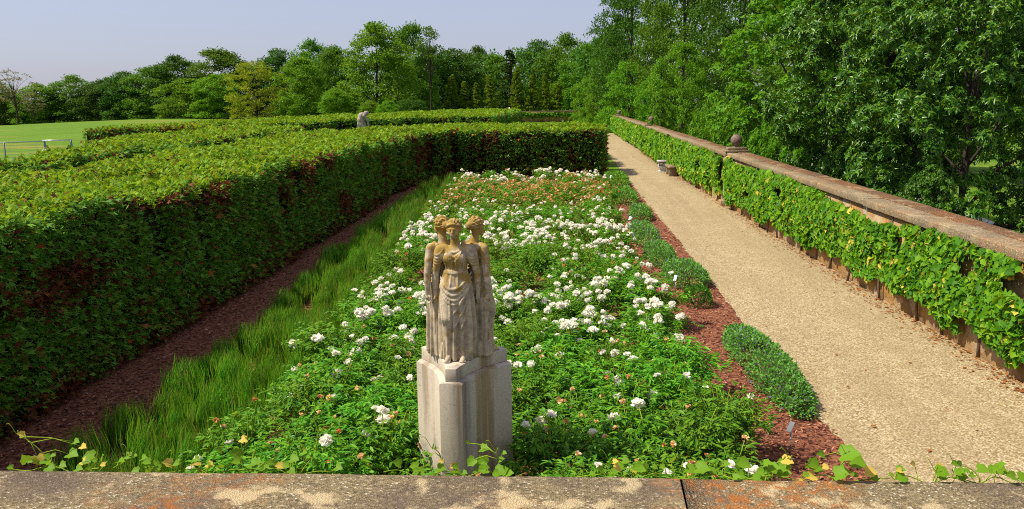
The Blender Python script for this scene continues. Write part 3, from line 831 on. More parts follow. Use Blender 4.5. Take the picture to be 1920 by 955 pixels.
class Clay:
    def __init__(s, lo, hi, h):
        s.lo = np.array(lo, float); s.h = h
        n = np.ceil((np.array(hi)-s.lo)/h).astype(int)+1
        s.ax = [s.lo[d]+h*np.arange(n[d]) for d in range(3)]
        s.F = np.full(tuple(n), .2)
    def region(s, lo, hi):
        sl = []
        for d in range(3):
            a = int(np.clip(np.searchsorted(s.ax[d], lo[d])-1, 0, len(s.ax[d])-1)); b = int(np.clip(np.searchsorted(s.ax[d], hi[d])+1, 1, len(s.ax[d])))
            sl.append(slice(a, max(b, a+1)))
        X, Y, Z = np.meshgrid(s.ax[0][sl[0]], s.ax[1][sl[1]], s.ax[2][sl[2]], indexing='ij')
        return tuple(sl), X, Y, Z
    def join(s, sl, d, k, carve=False):
        f = s.F[sl]
        if carve:
            d2 = -d; hh = np.clip(.5-.5*(f-d2)/k, 0, 1); s.F[sl] = f*(1-hh)+d2*hh + k*hh*(1-hh)
        else:
            hh = np.clip(.5+.5*(f-d)/k, 0, 1); s.F[sl] = f*(1-hh)+d*hh - k*hh*(1-hh)
    def ell(s, c, r, k=.012, carve=False):
        c = np.array(c, float); r = np.array(r, float); mgn = k*2+.03
        sl, X, Y, Z = s.region(c-r-mgn, c+r+mgn)
        a = np.sqrt(((X-c[0])/r[0])**2+((Y-c[1])/r[1])**2+((Z-c[2])/r[2])**2)
        s.join(sl, (a-1)*r.min(), k, carve)
    def cap(s, a, b, ra, rb, k=.01, carve=False):
        a = np.array(a, float); b = np.array(b, float); R_ = max(ra, rb)+k*2+.02
        sl, X, Y, Z = s.region(np.minimum(a, b)-R_, np.maximum(a, b)+R_)
        ab = b-a; L2 = ab@ab+1e-12
        t = np.clip(((X-a[0])*ab[0]+(Y-a[1])*ab[1]+(Z-a[2])*ab[2])/L2, 0, 1)
        d = np.sqrt((X-a[0]-t*ab[0])**2+(Y-a[1]-t*ab[1])**2+(Z-a[2]-t*ab[2])**2)-(ra+(rb-ra)*t)
        s.join(sl, d, k, carve)
    def chain(s, pts, rad, k=.006, carve=False):
        rad = np.broadcast_to(rad, (len(pts),))
        for i in range(len(pts)-1): s.cap(pts[i], pts[i+1], rad[i], rad[i+1], k, carve)
    def func(s, lo, hi, fn, k=.01, carve=False):
        sl, X, Y, Z = s.region(lo, hi); s.join(sl, fn(X, Y, Z), k, carve)
    def front(s, x, z, side=-1):
        """y of the surface first met from the front (side=-1) or back (+1)"""
        i = int(np.clip(round((x-s.ax[0][0])/s.h), 0, len(s.ax[0])-1)); k = int(np.clip(round((z-s.ax[2][0])/s.h), 0, len(s.ax[2])-1))
        col = s.F[i, :, k] < 0
        if not col.any(): return 0.0
        j = int(np.argmax(col)) if side < 0 else len(col)-1-int(np.argmax(col[::-1]))
        return s.ax[1][j]
    def drape(s, x0, z0, x1, z1, sag, r, side=-1, n=13, lift=.0, k=.004, carve=False):
        """a fold of cloth laid on the surface from one point to another, hanging by sag"""
        P = []
        for i in range(n):
            t = i/(n-1); x = lerp(x0, x1, t); z = lerp(z0, z1, t)-sag*4*t*(1-t)
            P.append((x, s.front(x, z, side)-side*-lift, z))
        P = np.array(P); P[1:-1, 1] = (P[:-2, 1]+2*P[1:-1, 1]+P[2:, 1])/4
        rr = 1.12*r*(.5+.5*np.sin(np.pi*np.linspace(0, 1, n)))
        s.chain(P, rr, k, carve)

def hand(cl, wrist, d, side, reach=None):
    """palm, four bent fingers and a thumb"""
    w_ = np.array(wrist, float); d = np.array(d, float); d /= np.linalg.norm(d)
    across = np.cross(d, (side, .2, 0)); across /= np.linalg.norm(across); inward = np.cross(across, d)
    palm = w_+d*.035
    cl.chain([w_, palm+across*.004], [.015, .020], .006); cl.cap(palm-across*.010, palm+across*.012, .012, .012, .006)
    for i, ln in enumerate((.040, .046, .043, .033)):
        b = palm+d*.012+across*(-.0165+.011*i)
        m_ = b+d*ln*.5; e = m_+d*ln*.32+inward*ln*.38
        cl.chain([b, m_, e], [.0068, .0062, .005], .002)
    b = w_+d*.018-across*.014; cl.chain([b, b+d*.018-across*.016+inward*.006, b+d*.038-across*.014+inward*.012], [.0085, .0075, .006], .003)

def woman(seed, front_dress, h=.0044):
    rg = np.random.default_rng(seed)
    cl = Clay((-.27, -.24, -.012), (.27, .22, 1.17), h)
    # ---- skirt with vertical folds
    ph = rg.random(6)*6.28
    def skirt(X, Y, Z):
        t = np.clip((.70-Z)/.68, 0, 1)
        rx = .088+.050*np.sin(np.clip(t*3.0, 0, 1)*np.pi/2)+.006*np.clip((t-.35)/.65, 0, 1)**1.4
        ry = .070+.040*np.sin(np.clip(t*3.0, 0, 1)*np.pi/2)+.016*np.clip((t-.35)/.65, 0, 1)**1.3
        cx = .012*np.sin(t*2.5); th = np.arctan2(Y, X-cx)
        fold = .5*np.abs(np.sin(6.5*th+ph[0]+1.2*t))**.7 + .32*np.sin(13*th+ph[1]-1.6*t+.8*np.sin(3*th)) + .25*np.sin(5*th+ph[2]+2*t)
        amp = .008+.030*np.clip((t-.12)/.5, 0, 1)
        q_ = np.sqrt(((X-cx)/rx)**2+(Y/ry)**2)
        d = (q_-1)*np.minimum(rx, ry) - amp*(fold-.3)
        return np.maximum(np.maximum(d, Z-.70), .006-Z)*.85
    cl.func((-.24, -.22, -.01), (.24, .20, .72), skirt, .012)
    # ---- legs under the cloth, the right knee forward
    cl.chain([(-.052, -.03, .58), (-.062, -.105, .345), (-.052, -.085, .06)], [.068, .045, .026], .016)
    cl.chain([(.060, .0, .58), (.066, -.035, .33), (.060, -.045, .06)], [.066, .046, .030], .02)
    for x, y in ((-.052, -.095), (.058, -.075)):                     # feet with toes
        cl.chain([(x, y, .045), (x*1.1, y-.05, .022), (x*1.16, y-.078, .016)], [.026, .022, .016], .01)
        for i in range(5): cl.cap((x*1.1+(i-2)*.0095, y-.068, .014), (x*1.14+(i-2)*.0108, y-.094+.004*abs(i-1.5), .010), .0078, .0058, .003)
    # ---- trunk
    cl.ell((.008, 0, .585), (.122, .092, .105), .03)
    cl.ell((.004, .0, .70), (.088, .068, .10), .03)
    cl.ell((0, .004, .815), (.108, .074, .105), .03)
    for sx in (-1, 1):
        cl.ell((sx*.047, -.058, .822), (.042, .036, .042), .018)
        cl.ell((sx*.095, .006, .885), (.048, .044, .040), .02)
        cl.ell((sx*.052, .062, .83), (.05, .026, .075), .02)          # shoulder blades
        cl.ell((sx*.052, .062, .57), (.062, .048, .062), .02)
    cl.chain([(0, .01, .90), (0, .004, .945), (-.004, -.006, .985)], [.046, .034, .033], .014)
    # ---- arms hanging beside the body
    for sx, f in ((-1, 1.0), (1, .9)):
        sh, el, wr = (sx*.126, .004, .880), (sx*.176, .022, .690), (sx*.176, .010, .525)
        cl.chain([sh, lerp(np.array(sh), np.array(el), .45), el], [.040, .036, .030], .012)
        cl.chain([el, lerp(np.array(el), np.array(wr), .35), wr], [.030, .029, .018], .008)
        hand(cl, wr, (-sx*.10, .30 if sx < 0 else .28, -1), sx)
    # ---- head, face lowered
    hc = np.array((-.004, -.020, 1.045))
    cl.ell(hc, (.050, .060, .070), .012)
    cl.ell(hc+(0, -.030, -.030), (.036, .034, .042), .012)
    cl.ell(hc+(0, -.044, -.062), (.017, .016, .013), .010)           # chin
    for sx in (-1, 1):
        cl.ell(hc+(sx*.020, -.066, -.004), (.013, .013, .010), .006, True)  # eye sockets
        cl.ell(hc+(sx*.020, -.053, -.005), (.0095, .009, .0065), .002)      # eyes
        cl.cap(hc+(sx*.008, -.061, .008), hc+(sx*.032, -.052, .007), .005, .004, .004)  # brows
        cl.ell(hc+(sx*.049, .000, -.006), (.007, .012, .018), .004)          # ears
        cl.ell(hc+(sx*.027, -.046, -.028), (.015, .013, .013), .01)          # cheeks
    cl.chain([hc+(0, -.060, .004), hc+(0, -.072, -.020)], [.0055, .0088], .005)
    cl.cap(hc+(-.012, -.062, -.039), hc+(.012, -.062, -.039), .0048, .0048, .003)
    cl.cap(hc+(-.010, -.060, -.048), hc+(.010, -.060, -.048), .0052, .0052, .003)
    cl.cap(hc+(-.014, -.067, -.0435), hc+(.014, -.067, -.0435), .0022, .0022, .002, True)
    # ---- waved hair bound up behind
    def hair(X, Y, Z):
        x, y, z = X-hc[0], Y-hc[1]-.014, Z-hc[2]-.018
        a = np.sqrt((x/.063)**2+(y/.068)**2+(z/.066)**2)
        an = np.arctan2(x, z)
        wv = .0048*np.sin(11*np.arctan2(y, z+.02)+3*np.sin(an*2)+ph[3])+.0032*np.sin(15*an+ph[4]+40*y)
        cut = np.maximum((-y-.030)-.55*np.clip(z, -.02, .1)-.006*np.sin(an*7), -z-.040)*.8
        return np.maximum((a-1)*.063-wv, cut)
    cl.func(hc-.12, hc+.12, hair, .004)
    cl.ell(hc+(0, .078, .012), (.036, .032, .034), .008)
    for i in range(5):
        a = i*1.256; cl.cap(hc+(.020*math.cos(a), .098, .012+.018*math.sin(a)), hc+(.032*math.cos(a+.7), .078, .012+.030*math.sin(a+.7)), .009, .008, .004)
    # fillet round the head and small locks over the forehead
    for i in range(9):
        a = lerp(-1.25, 1.25, i/8); cl.ell(hc+(.050*math.sin(a), -.012-.040*math.cos(a), .040+.006*math.cos(a*3)), (.011, .011, .011), .004)
    # ---- clothes
    if front_dress:
        for sx in (-1, 1):                                            # short loose sleeves
            cl.ell((sx*.132, -.002, .845), (.047, .046, .058), .014)
            for i in range(4):
                cl.drape(sx*.095, .885-.022*i, sx*(.165+.004*i), .850-.026*i, .022, .0085)
        for i in range(5): cl.drape(-.072+.004*i, .905-.012*i, .070-.004*i, .905-.012*i, .040+.022*i, .0090)
        for i, x in enumerate((-.078, -.052, -.020, .018, .048, .074)):
            cl.drape(x, .845, x*.86+.004, .69, .0, .0085, n=8)
        # girdle and overfold
        def peplum(X, Y, Z):
            t = np.clip((.725-Z)/.17, 0, 1); rx = .093+.048*t; ry = .074+.042*t; th = np.arctan2(Y, X)
            fold = .010*(.3+t)*(np.sin(11*th+ph[5]+t)+.6*np.sin(19*th))
            hem = .570+.022*np.sin(4*th+1.0)+.016*np.sin(9*th)
            d = (np.sqrt((X/rx)**2+(Y/ry)**2)-1)*ry-fold*.6
            return np.maximum(np.maximum(d, Z-.725), hem-Z)*.8
        cl.func((-.2, -.18, .5), (.2, .18, .74), peplum, .006)
        for i in range(3): cl.drape(-.092, .722-.008*i, .092, .722-.008*i, .004, .008)
        # mantle swags across the hips
        for i, (a, b, c, sg, r_) in enumerate(((.66, .70, .0, .10, .012), (.63, .665, .0, .115, .012), (.605, .63, .0, .125, .011), (.58, .60, .0, .13, .010))):
            cl.drape(-.128, a, .128, b, sg, r_, n=17)
        for x0, z0, x1, z1 in ((.12, .60, -.03, .36), (.125, .55, .0, .28), (.125, .50, .03, .20), (-.12, .56, -.085, .30), (-.035, .50, -.03, .18)):
            cl.drape(x0, z0, x1, z1, .02, .011, n=15)
    else:
        for sd in (1, -1):
            for i in range(5): cl.drape(-.088, .84-.022*i, .088, .84-.022*i, .028+.016*i, .0085, sd)
            for i in range(4): cl.drape(-.122, .66-.03*i, .122, .69-.03*i, .075+.012*i, .011, sd, 17)
            for x0, z0, x1, z1 in ((-.11, .58, .03, .34), (-.12, .52, .0, .24), (.11, .55, .07, .25), (-.06, .45, -.03, .15)):
                cl.drape(x0, z0, x1, z1, .02, .011, sd, 15)
        for sx in (-1, 1): cl.chain([(sx*.088, .070, .84), (sx*.085, .050, .905), (sx*.078, -.01, .918), (sx*.070, -.060, .86)], .013, .006)
    # hem turned out over the plinth
    for i in range(15):
        a = 6.283*i/15+rg.normal(0, .1)
        x, y = .138*math.cos(a), .112*math.sin(a)
        if y < -.09 and abs(x) < .1: continue
        cl.cap((x*.93, y*.93, .12), (x*1.03, y*1.03, .012), .010, .015, .010)
    V, Q = surface_nets(cl.F, cl.lo, cl.h)
    return V, Q

PED = np.array((-.885, 6.07))
ped_rz = R(-3)
def tri_outline(Rc, cutw, bow, n=9):
    """triangle with its corners cut off square and its sides bowed inwards; first corner towards -y"""
    out = []
    cor = []
    for k in range(3):
        a = -math.pi/2+k*2*math.pi/3; d = np.array((math.cos(a), math.sin(a))); t = np.array((-d[1], d[0]))
        cor.append((d*Rc-t*cutw/2, d*Rc+t*cutw/2))
    for k in range(3):
        a, b = cor[k]; c = cor[(k+1) % 3][0]
        out.append(a); 
        am = -math.pi/2+k*2*math.pi/3+math.pi/3; inn = -np.array((math.cos(am), math.sin(am)))
        for i in range(n):
            t = i/(n-1); out.append(lerp(b, c, t)+inn*bow*4*t*(1-t))
        out.pop()
    return np.array(out)
def prism(mb, o0, z0, o1, z1, cap=True):
    n = len(o0); V = np.r_[np.c_[o0, np.full(n, z0)], np.c_[o1, np.full(n, z1)]]
    f = [(i, (i+1) % n, n+(i+1) % n, n+i) for i in range(n)]
    if cap: f += [tuple(range(n))[::-1], tuple(range(n, 2*n))]
    mb.add(V, f)
pr = empty('pedestal', (PED[0], PED[1], 0), ped_rz, 'tall three sided stone pedestal with hollowed faces, streaked brown', 'pedestal')
m = MB(); prism(m, tri_outline(.405, .180, .056), -.05, tri_outline(.400, .177, .056), 1.17); prism(m, tri_outline(.400, .177, .056), 1.17, tri_outline(.392, .125, .060), 1.185)
bevel(m.build('shaft', MAT['pedestal'], pr), .003)
st = empty('statue_group', (PED[0], PED[1], 1.187), ped_rz, 'stone statue of three draped women standing back to back on the three sided pedestal', 'statue')
m = MB(); prism(m, tri_outline(.385, .085, .052), 0, tri_outline(.381, .084, .052), .100)
b_ = m.build('plinth', MAT['plinth'], st); bevel(b_, .003)
Vf, Qf = woman(5, True); Vb, Qb = woman(9, False)
SPOT = ((0, -.085), (.128, .055), (-.128, .055))
def fig(V, Q, k, lab):
    mb = MB(); mb.v.append(V); mb.n = len(V); mb.blk.append((Q, np.zeros(len(Q), int)))
    a = k*2*math.pi/3
    o = mb.build('person', MAT['statue'], st, True, loc=(*SPOT[k], .098), rot=(0, 0, a+(R(18) if k else 0)), scale=(.94, .90, .97))
    o['label'] = lab
    return o
fig(Vf, Qf, 0, 'stone woman in a loose short sleeved gown, head bowed towards the viewer')
fb = fig(Vb, Qb, 1, 'stone woman facing away to the right, bare arm hanging'); 
c = fb.copy(); COL.objects.link(c); a = -2*math.pi/3; c.location = (*SPOT[2], .098); c.rotation_euler = (0, 0, a-R(12)); c.parent = st
c['label'] = 'stone woman facing away to the left, ochre lichen on her back'

# stooping statue among the hedges
def stooper():
    cl = Clay((-.5, -.35, -.02), (.5, .35, 1.75), .016)
    cl.chain([(-.10, 0, 0.0), (-.13, -.03, .45), (-.10, 0, .85)], [.07, .085, .12], .03)
    cl.chain([(.06, 0, 0.0), (.10, -.04, .45), (.02, 0, .85)], [.07, .085, .12], .03)
    cl.ell((-.06, 0, .86), (.20, .16, .16), .05)
    cl.chain([(-.10, 0, .9), (-.14, 0, 1.15), (-.06, 0, 1.36), (.06, 0, 1.42)], [.17, .19, .19, .12], .06)
    cl.chain([(-.08, 0, 1.36), (.16, -.02, 1.44)], [.18, .08], .05)
    cl.ell((.22, -.02, 1.50), (.115, .10, .125), .03); cl.ell((.18, 0, 1.56), (.12, .11, .08), .03)
    cl.cap((.325, -.02, 1.48), (.30, -.02, 1.51), .02, .02, .02)
    cl.chain([(.06, -.18, 1.36), (.27, -.16, 1.12), (.29, -.10, .78), (.22, -.06, .62)], [.075, .06, .042, .04], .03)
    cl.chain([(.02, .18, 1.34), (.20, .18, 1.10), (.26, .08, .92)], [.075, .06, .045], .03)
    cl.chain([(-.22, -.06, 1.2), (-.28, -.05, .9), (-.24, -.02, .5), (-.26, 0, .1)], [.06, .07, .07, .08], .04)
    cl.chain([(-.12, -.15, 1.2), (-.02, -.17, .95), (.02, -.14, .5)], [.03, .035, .04], .03)
    return surface_nets(cl.F, cl.lo, cl.h)
p = W(681, 222, 46.5); g0 = float(gz(p[0], 46.5))
r_ = empty('stooping_statue', (p[0], 46.5, g0), R(10), 'pale weathered statue of a stooping figure standing between the hedges', 'statue')
m = MB(); m.box((0, 0, .6), (.75, .6, 1.2)); m.box((0, 0, 1.24), (.86, .7, .08)); bevel(m.build('plinth', MAT['white_stone'], r_), .02)
V, Q = stooper(); mb = MB(); mb.v.append(V); mb.n = len(V); mb.blk.append((Q, np.zeros(len(Q), int)))
mb.build('person', MAT['statue_grey'], r_, True, loc=(0, 0, 1.28-.02))

# ================================================================== garden furniture
def planter():
    Y = 38.0; x = float(W(1247, 318, Y)[0])-.08; z = float(gz(x, Y))
    r_ = empty('stone_planter', (x, Y, z), R(-4), 'small white carved stone planter on a foot at the vine wall', 'planter')
    m = MB(); m.box((0, 0, .04), (.44, .36, .08)); m.box((0, 0, .13), (.30, .25, .10)); bevel(m.build('foot', MAT['white_stone'], r_), .012)
    m = MB(); m.box((0, 0, .23), (.46, .38, .10), top=1.1); m.box((0, 0, .38), (.48, .40, .20)); m.box((0, 0, .515), (.60, .50, .07)); bevel(m.build('bowl', MAT['white_stone'], r_), .014)
    m = MB()
    for s_ in (-1, 1): m.box((s_*.20, -.203, .38), (.03, .012, .17))
    m.box((0, -.203, .455), (.37, .012, .025)); m.box((0, -.203, .305), (.37, .012, .025))
    for s_ in (-1, 1): m.tube([(s_*.15, -.205, .33), (s_*.05, -.212, .36), (0, -.205, .43)], .014, 6)
    m.build('carved_panel', MAT['dark_stone'], r_)
    m = MB(); m.lathe([(.20, .545), (.19, .552), (.05, .554)], 16); m.build('soil', MAT['mulch'], r_)
planter()
def stone_bench():
    Y = 36.4; x = float(wx(Y))-.24; z = float(gz(x, Y))
    r_ = empty('stone_bench', (x, Y, z), R(0), 'low brown stone bench half swallowed by the vine beside the white planter', 'bench')
    m = MB(); m.box((0, 0, .41), (.46, 1.5, .09)); bevel(m.build('seat', MAT['coping'], r_), .015)
    for s_ in (-1, 1):
        m = MB(); m.box((0, s_*.52, .18), (.36, .16, .37)); bevel(m.build('leg', MAT['coping'], r_), .015)
stone_bench()

def lawn_bench():
    Y = 41.0
    a = W(79, 283, Y); b = W(141, 281, Y+.8)
    z = float(gz(a[0], Y)); 
    ctr = (a+b)/2; L = float(np.hypot(*(b-a)[:2]))
    rz = math.atan2(b[1]-a[1], b[0]-a[0])
    zs = float(ctr[2])
    r_ = empty('lawn_bench', (ctr[0], ctr[1], z), rz, 'white plank bench with A frame ends and a top rail on the lawn', 'bench')
    hs = zs-z
    m = MB(); m.box((0, -.12, hs), (L, .26, .05)); m.box((0, .20, hs+.02), (L*1.02, .26, .05)); bevel(m.build('seat', MAT['whitepaint'], r_), .008)
    m = MB(); m.box((.2, -.30, hs-.28), (L*1.0, .20, .04)); m.build('foot_board', MAT['whitepaint'], r_)
    for s_ in (-1, 1):
        m = MB(); X_ = s_*L*.40
        m.tube([(X_-.12, -.34, 0), (X_, -.02, hs+.52)], .032, 6); m.tube([(X_+.12, .40, 0), (X_+.01, .02, hs+.52)], .032, 6); m.build('leg', MAT['dark_metal'], r_)
    m = MB(); m.tube([(-L*.46, 0, hs+.53), (L*.43, 0, hs+.53)], .035, 6); m.build('rail', MAT['metal'], r_)
    # wire fence to its left
    p0 = W(-120, 272, Y-.6); p1 = W(82, 265, Y); z1 = float(gz(p1[0], p1[1]))
    f_ = empty('wire_fence', (p1[0]-1.2, p1[1], z1), 0, 'thin metal rail fence with wires at the left edge of the lawn', 'fence')
    o3 = np.array(f_.location)
    m = MB(); m.tube([p0-o3, p1-o3], .035, 6); m.build('rail', MAT['metal'], f_)
    m = MB()
    for k in range(1, 6):
        m.tube([p0-o3-(0, 0, .16*k), p1-o3-(0, 0, .16*k)], .006, 4)
    m.build('wire', MAT['metal'], f_)
    for px in (7, -70):
        t = (px+120)/202; q_ = lerp(p0, p1, t); gq = float(gz(q_[0], q_[1]))
        m = MB(); m.tube([(q_[0]-o3[0], q_[1]-o3[1], gq-o3[2]), q_-o3], .038, 8); m.build('post', MAT['dark_metal'], f_)
lawn_bench()

# far ornaments on and behind the wall
p = W(955, 206, 112); g0 = float(gz(p[0], 112))
r_ = empty('garden_urn', (p[0], 112, g0), 0, 'tiny pale urn on a column beyond the curved hedge', 'urn')
hz = float(p[2])-g0
m = MB(); m.lathe([(.30, 0), (.30, .2), (.2, .3), (.15, hz-.5), (.20, hz-.4), (.20, hz-.3)], 12); m.build('column', MAT['white_stone'], r_)
m = MB(); m.lathe([(.10, hz-.3), (.08, hz-.15), (.17, hz), (.20, hz+.15), (.15, hz+.17), (.05, hz+.35)], 14); m.build('bowl', MAT['white_stone'], r_, True)

# sign edge resting against the parapet's near side
r_ = empty('info_panel', (-1.17, 3.0, 1.1), R(-1), 'pale panel whose top edge shows against the parapet at the bottom of the view', 'sign')
m = MB(); m.box((0, 0, .375), (.235, .012, .16)); bevel(m.build('panel', MAT['whitepaint'], r_), .003)
m = MB(); m.box((0, .012, .15), (.04, .010, .31)); m.build('stake', MAT['metal'], r_)
# ================================================================== planting
rgp = np.random.default_rng(23)
def peony_foliage(seed, nst, per, size):
    rg = np.random.default_rng(seed); Ps, Ts, Ns, Ls = [], [], [], []
    mb = MB()
    tips = []
    for i in range(nst):
        a = rg.random()*6.283; r0 = .06*rg.random(); lean = rg.uniform(.05, .48)*(1 if rg.random() < .85 else .5)
        hgt = rg.uniform(.52, .76)*(1-.35*(lean/.48)**2)
        base = np.array((r0*math.cos(a), r0*math.sin(a), 0)); tip = np.array((lean*math.cos(a), lean*math.sin(a), hgt)); tips.append(tip)
        midp = base*.5+tip*.5+np.array((-.04*math.cos(a), -.04*math.sin(a), .05))
        if i % 2 == 0: mb.tube([base, midp, tip], [.007, .006, .004], 4, 1, False)
        for j in range(per):
            t = rg.uniform(.45, 1.0); p = lerp(lerp(base, midp, t), lerp(midp, tip, t), t)
            b = a+rg.normal(0, 1.0)
            o = np.array((math.cos(b), math.sin(b), rg.uniform(-.15, .55))); o /= np.linalg.norm(o)
            p2 = p+o*rg.uniform(.05, .13)
            for k in range(rg.integers(3, 6)):                      # leaflets of one compound leaf
                c_ = b+(k-2)*.55+rg.normal(0, .18)
                Ps.append(p2+rg.normal(0, .012, 3)); Ts.append((math.cos(c_), math.sin(c_), rg.uniform(-.5, .4))); Ns.append((rg.normal(0, .35), rg.normal(0, .35), 1)); Ls.append(rg.uniform(.052, .092)*size)
    Ls = np.array(Ls)
    mb.add_leaves(place_leaves(np.array(Ps), np.array(Ts), np.array(Ns), Ls, Ls*.30, LANCE[0]), LANCE[1], 0)
    return mb.mesh('peony_leaves', [MAT['peony'], MAT['stem']]), tips

def bloom_mesh(seed, kind):
    rg = np.random.default_rng(seed); mb = MB()
    if kind == 'full': n, r_, L = 70, .034, .050
    elif kind == 'open': n, r_, L = 34, .022, .055
    else: n, r_, L = 16, .012, .040
    z = rg.uniform(-.35, 1, n); a = rg.random(n)*6.283; s_ = np.sqrt(1-z*z)
    D = np.c_[s_*np.cos(a), s_*np.sin(a), z*(.85 if kind == 'full' else .5)]
    P = D*r_*rg.uniform(.5, 1.1, (n, 1)); N = D+rg.normal(0, .45, (n, 3)); T = np.cross(N, rg.normal(0, 1, (n, 3)))*.8+D*.7
    Ln = L*rg.uniform(.6, 1.1, n)
    mb.add_leaves(place_leaves(P, T, N, Ln, Ln*.95, ([(0, -.22, 0), (0, .22, 0), (.6, .5, .12), (1, .2, .02), (.95, -.2, .05), (.6, -.5, .12)], None)[0]), [(0, 1, 2, 3, 4, 5)])
    mb.tube([(0, 0, -.20), (0, 0, -.02)], .005, 4, 1, False)
    mats = {'full': 'white', 'open': 'white', 'cream': 'cream', 'rust': 'rust', 'pink': 'pink'}[kind]
    return mb.mesh('flower', [MAT[mats], MAT['stem']])
FLW = {k: [bloom_mesh(i*7+len(k), k) for i in range(3)] for k in ('full', 'open', 'cream', 'rust', 'pink')}
FOL_N = [peony_foliage(i+1, 54, 10, .95) for i in range(5)]
FOL_F = [peony_foliage(i+21, 36, 6, 1.15) for i in range(4)]

BL = lambda y: np.interp(y, [5, 6.4, 9, 11.8, 18, 25, 33], [-3.2, -3.3, -3.25, -3.55, -4.05, -4.55, -4.9])
BR = lambda y: np.interp(y, [5, 5.8, 8.2, 10.3, 17, 29.5, 33], [1.55, 1.58, 1.62, 1.55, 1.40, 1.5, 1.5])
# bands of the bed: y0,y1, (full, open, cream, rust, pink) expected flowers per bush, group
ZONES = [
    (4.6, 7.5, (.5, 1.5, 3.4, 2.2, 0), 'peony bush at the near end of the bed with a few fading cream flowers', 'front peonies'),
    (7.5, 8.7, (1.9, 2.6, 2.6, 1.4, 0), 'peony bush with scattered small white flowers just behind the pedestal', 'peonies behind the pedestal'),
    (8.7, 9.5, (3.6, 3.0, 1.2, .8, 0), 'bushy peony with several white flowers in the middle of the bed', 'middle peonies'),
    (9.5, 11.6, (13, 3, .2, .1, .03), 'peony loaded with large white blooms level with the statue waist', 'peonies in full white bloom'),
    (11.6, 12.8, (5.5, 2.2, .5, 1.8, .06), 'peony with white blooms and rusty seed heads behind the statue', 'white and rusty peonies'),
    (12.8, 14.6, (1.6, .9, .8, 3.6, 0), 'dark leaved peony dotted with rust coloured heads behind the statue heads', 'rust dotted peonies'),
    (14.6, 15.8, (3.4, 2.2, .6, .3, 0), 'green peony with sparse white blooms before the thick white band', 'sparse white peonies'),
    (15.8, 19.2, (14, 4.0, .5, .0, 0), 'peony thick with white blooms in the band behind the statue heads', 'upper white band'),
    (19.2, 23.0, (1.4, 4.0, 1.2, .2, 0), 'low green peony with tiny white flowers in the upper bed', 'upper green peonies'),
    (23.0, 29.6, (0, .6, 19.0, 13.0, 0), 'peony covered in spent orange and tan flowers near the far hedge', 'spent orange peonies'),
    (29.6, 33.4, (7.0, 4.0, 2.0, 1.0, .5), 'white blooming peony in the last row against the far hedge', 'last row of peonies'),
]
protos = {}
def peony(x, y, zone, sc_, near):
    k = int(rgp.integers(0, 5 if near else 4)); me, tips = (FOL_N if near else FOL_F)[k]
    z = float(gz(x, y))
    r_ = empty('peony_bush', (x, y, z), float(rgp.random()*6.28), zone[3], 'peony', zone[4])
    r_.scale = (sc_*rgp.uniform(.92, 1.12), sc_*rgp.uniform(.92, 1.12), sc_*rgp.uniform(.74, .95))
    link('leaves', me, r_)
    far = 1.0 if y < 19 else (1.05 if y < 23 else 1.25)
    kinds = ('full', 'open', 'cream', 'rust', 'pink')
    for kd, lam in zip(kinds, zone[2]):
        n = int(rgp.poisson(lam*sc_)) if lam < 5 else int(max(2, rgp.normal(lam, 2.2)*sc_))
        if rgp.random() < .18: n = n//3
        for _ in range(n):
            t = tips[int(rgp.integers(0, len(tips)))]
            up_ = rgp.uniform(.0, .10) if kd in ('full', 'cream') or y > 23 else rgp.uniform(-.02, .12)
            s_ = {'full': rgp.uniform(.58, .95), 'open': rgp.uniform(.48, .75), 'cream': rgp.uniform(.5, .8), 'rust': rgp.uniform(.5, .85), 'pink': 1.0}[kd]*far
            link('flower', FLW[kd][int(rgp.integers(0, 3))], r_, loc=(t[0]*1.06+rgp.normal(0, .05), t[1]*1.06+rgp.normal(0, .05), t[2]+up_),
                 rot=(rgp.normal(0, .35), rgp.normal(0, .35), rgp.random()*6.28), scale=(s_, s_, s_))
y = 4.9; row = 0
while y < 33.0:
    zone = next(z_ for z_ in ZONES if y < z_[1])
    near = y < 15
    dx = .72 if y < 12 else (.86 if y < 22 else 1.0)
    xl, xr = float(BL(y)), float(BR(y))
    n = max(3, int((xr-xl)/dx)+(1 if y < 8 else 0)); offx = .25*(row % 2)
    for i in range(n):
        x = lerp(xl+.42, xr-.36, (i+.5*(row % 2)*.6+.2)/(n-.3)) + float(rgp.normal(0, .10)); yy = y+float(rgp.normal(0, .12))
        if np.hypot(x-PED[0], yy-PED[1]) < .66: continue
        if 7.5 < yy < 11.5 and rgp.random() < .05: continue              # gaps where the mulch shows
        if np.hypot((x+2.0)/.30, (yy-8.1)/.4) < 1: continue
        peony(x, yy, zone, float(rgp.uniform(.90, 1.15)), near)
    y += .74 if y < 12 else (.92 if y < 22 else 1.1); row += 1

# ---- tufts of long grass on the left of the bed
def tuft(seed, nb, hgt, mats):
    rg = np.random.default_rng(seed)
    a = rg.random(nb)*6.283; r0 = .16*np.sqrt(rg.random(nb))
    P = np.c_[r0*np.cos(a), r0*np.sin(a), np.zeros(nb)]
    ln = rg.uniform(.45, 1.0, nb)*hgt; lean = rg.uniform(.12, .85, nb); b = a+rg.normal(0, .7, nb)
    T = np.c_[np.cos(b)*lean, np.sin(b)*lean, np.ones(nb)]; N = np.c_[-np.cos(b), -np.sin(b), lean]
    N = -N*np.array((1, 1, -1)); 
    mb = MB(); wd = rg.uniform(.009, .018, nb)
    isd = (rg.random(nb) < .10).astype(int)
    for mi in (0, 1):
        s_ = isd == mi; mb.add_leaves(place_leaves(P[s_], T[s_], N[s_], ln[s_], wd[s_], BLADE[0]), BLADE[1], mi)
    return mb.mesh('grass_tuft', mats)
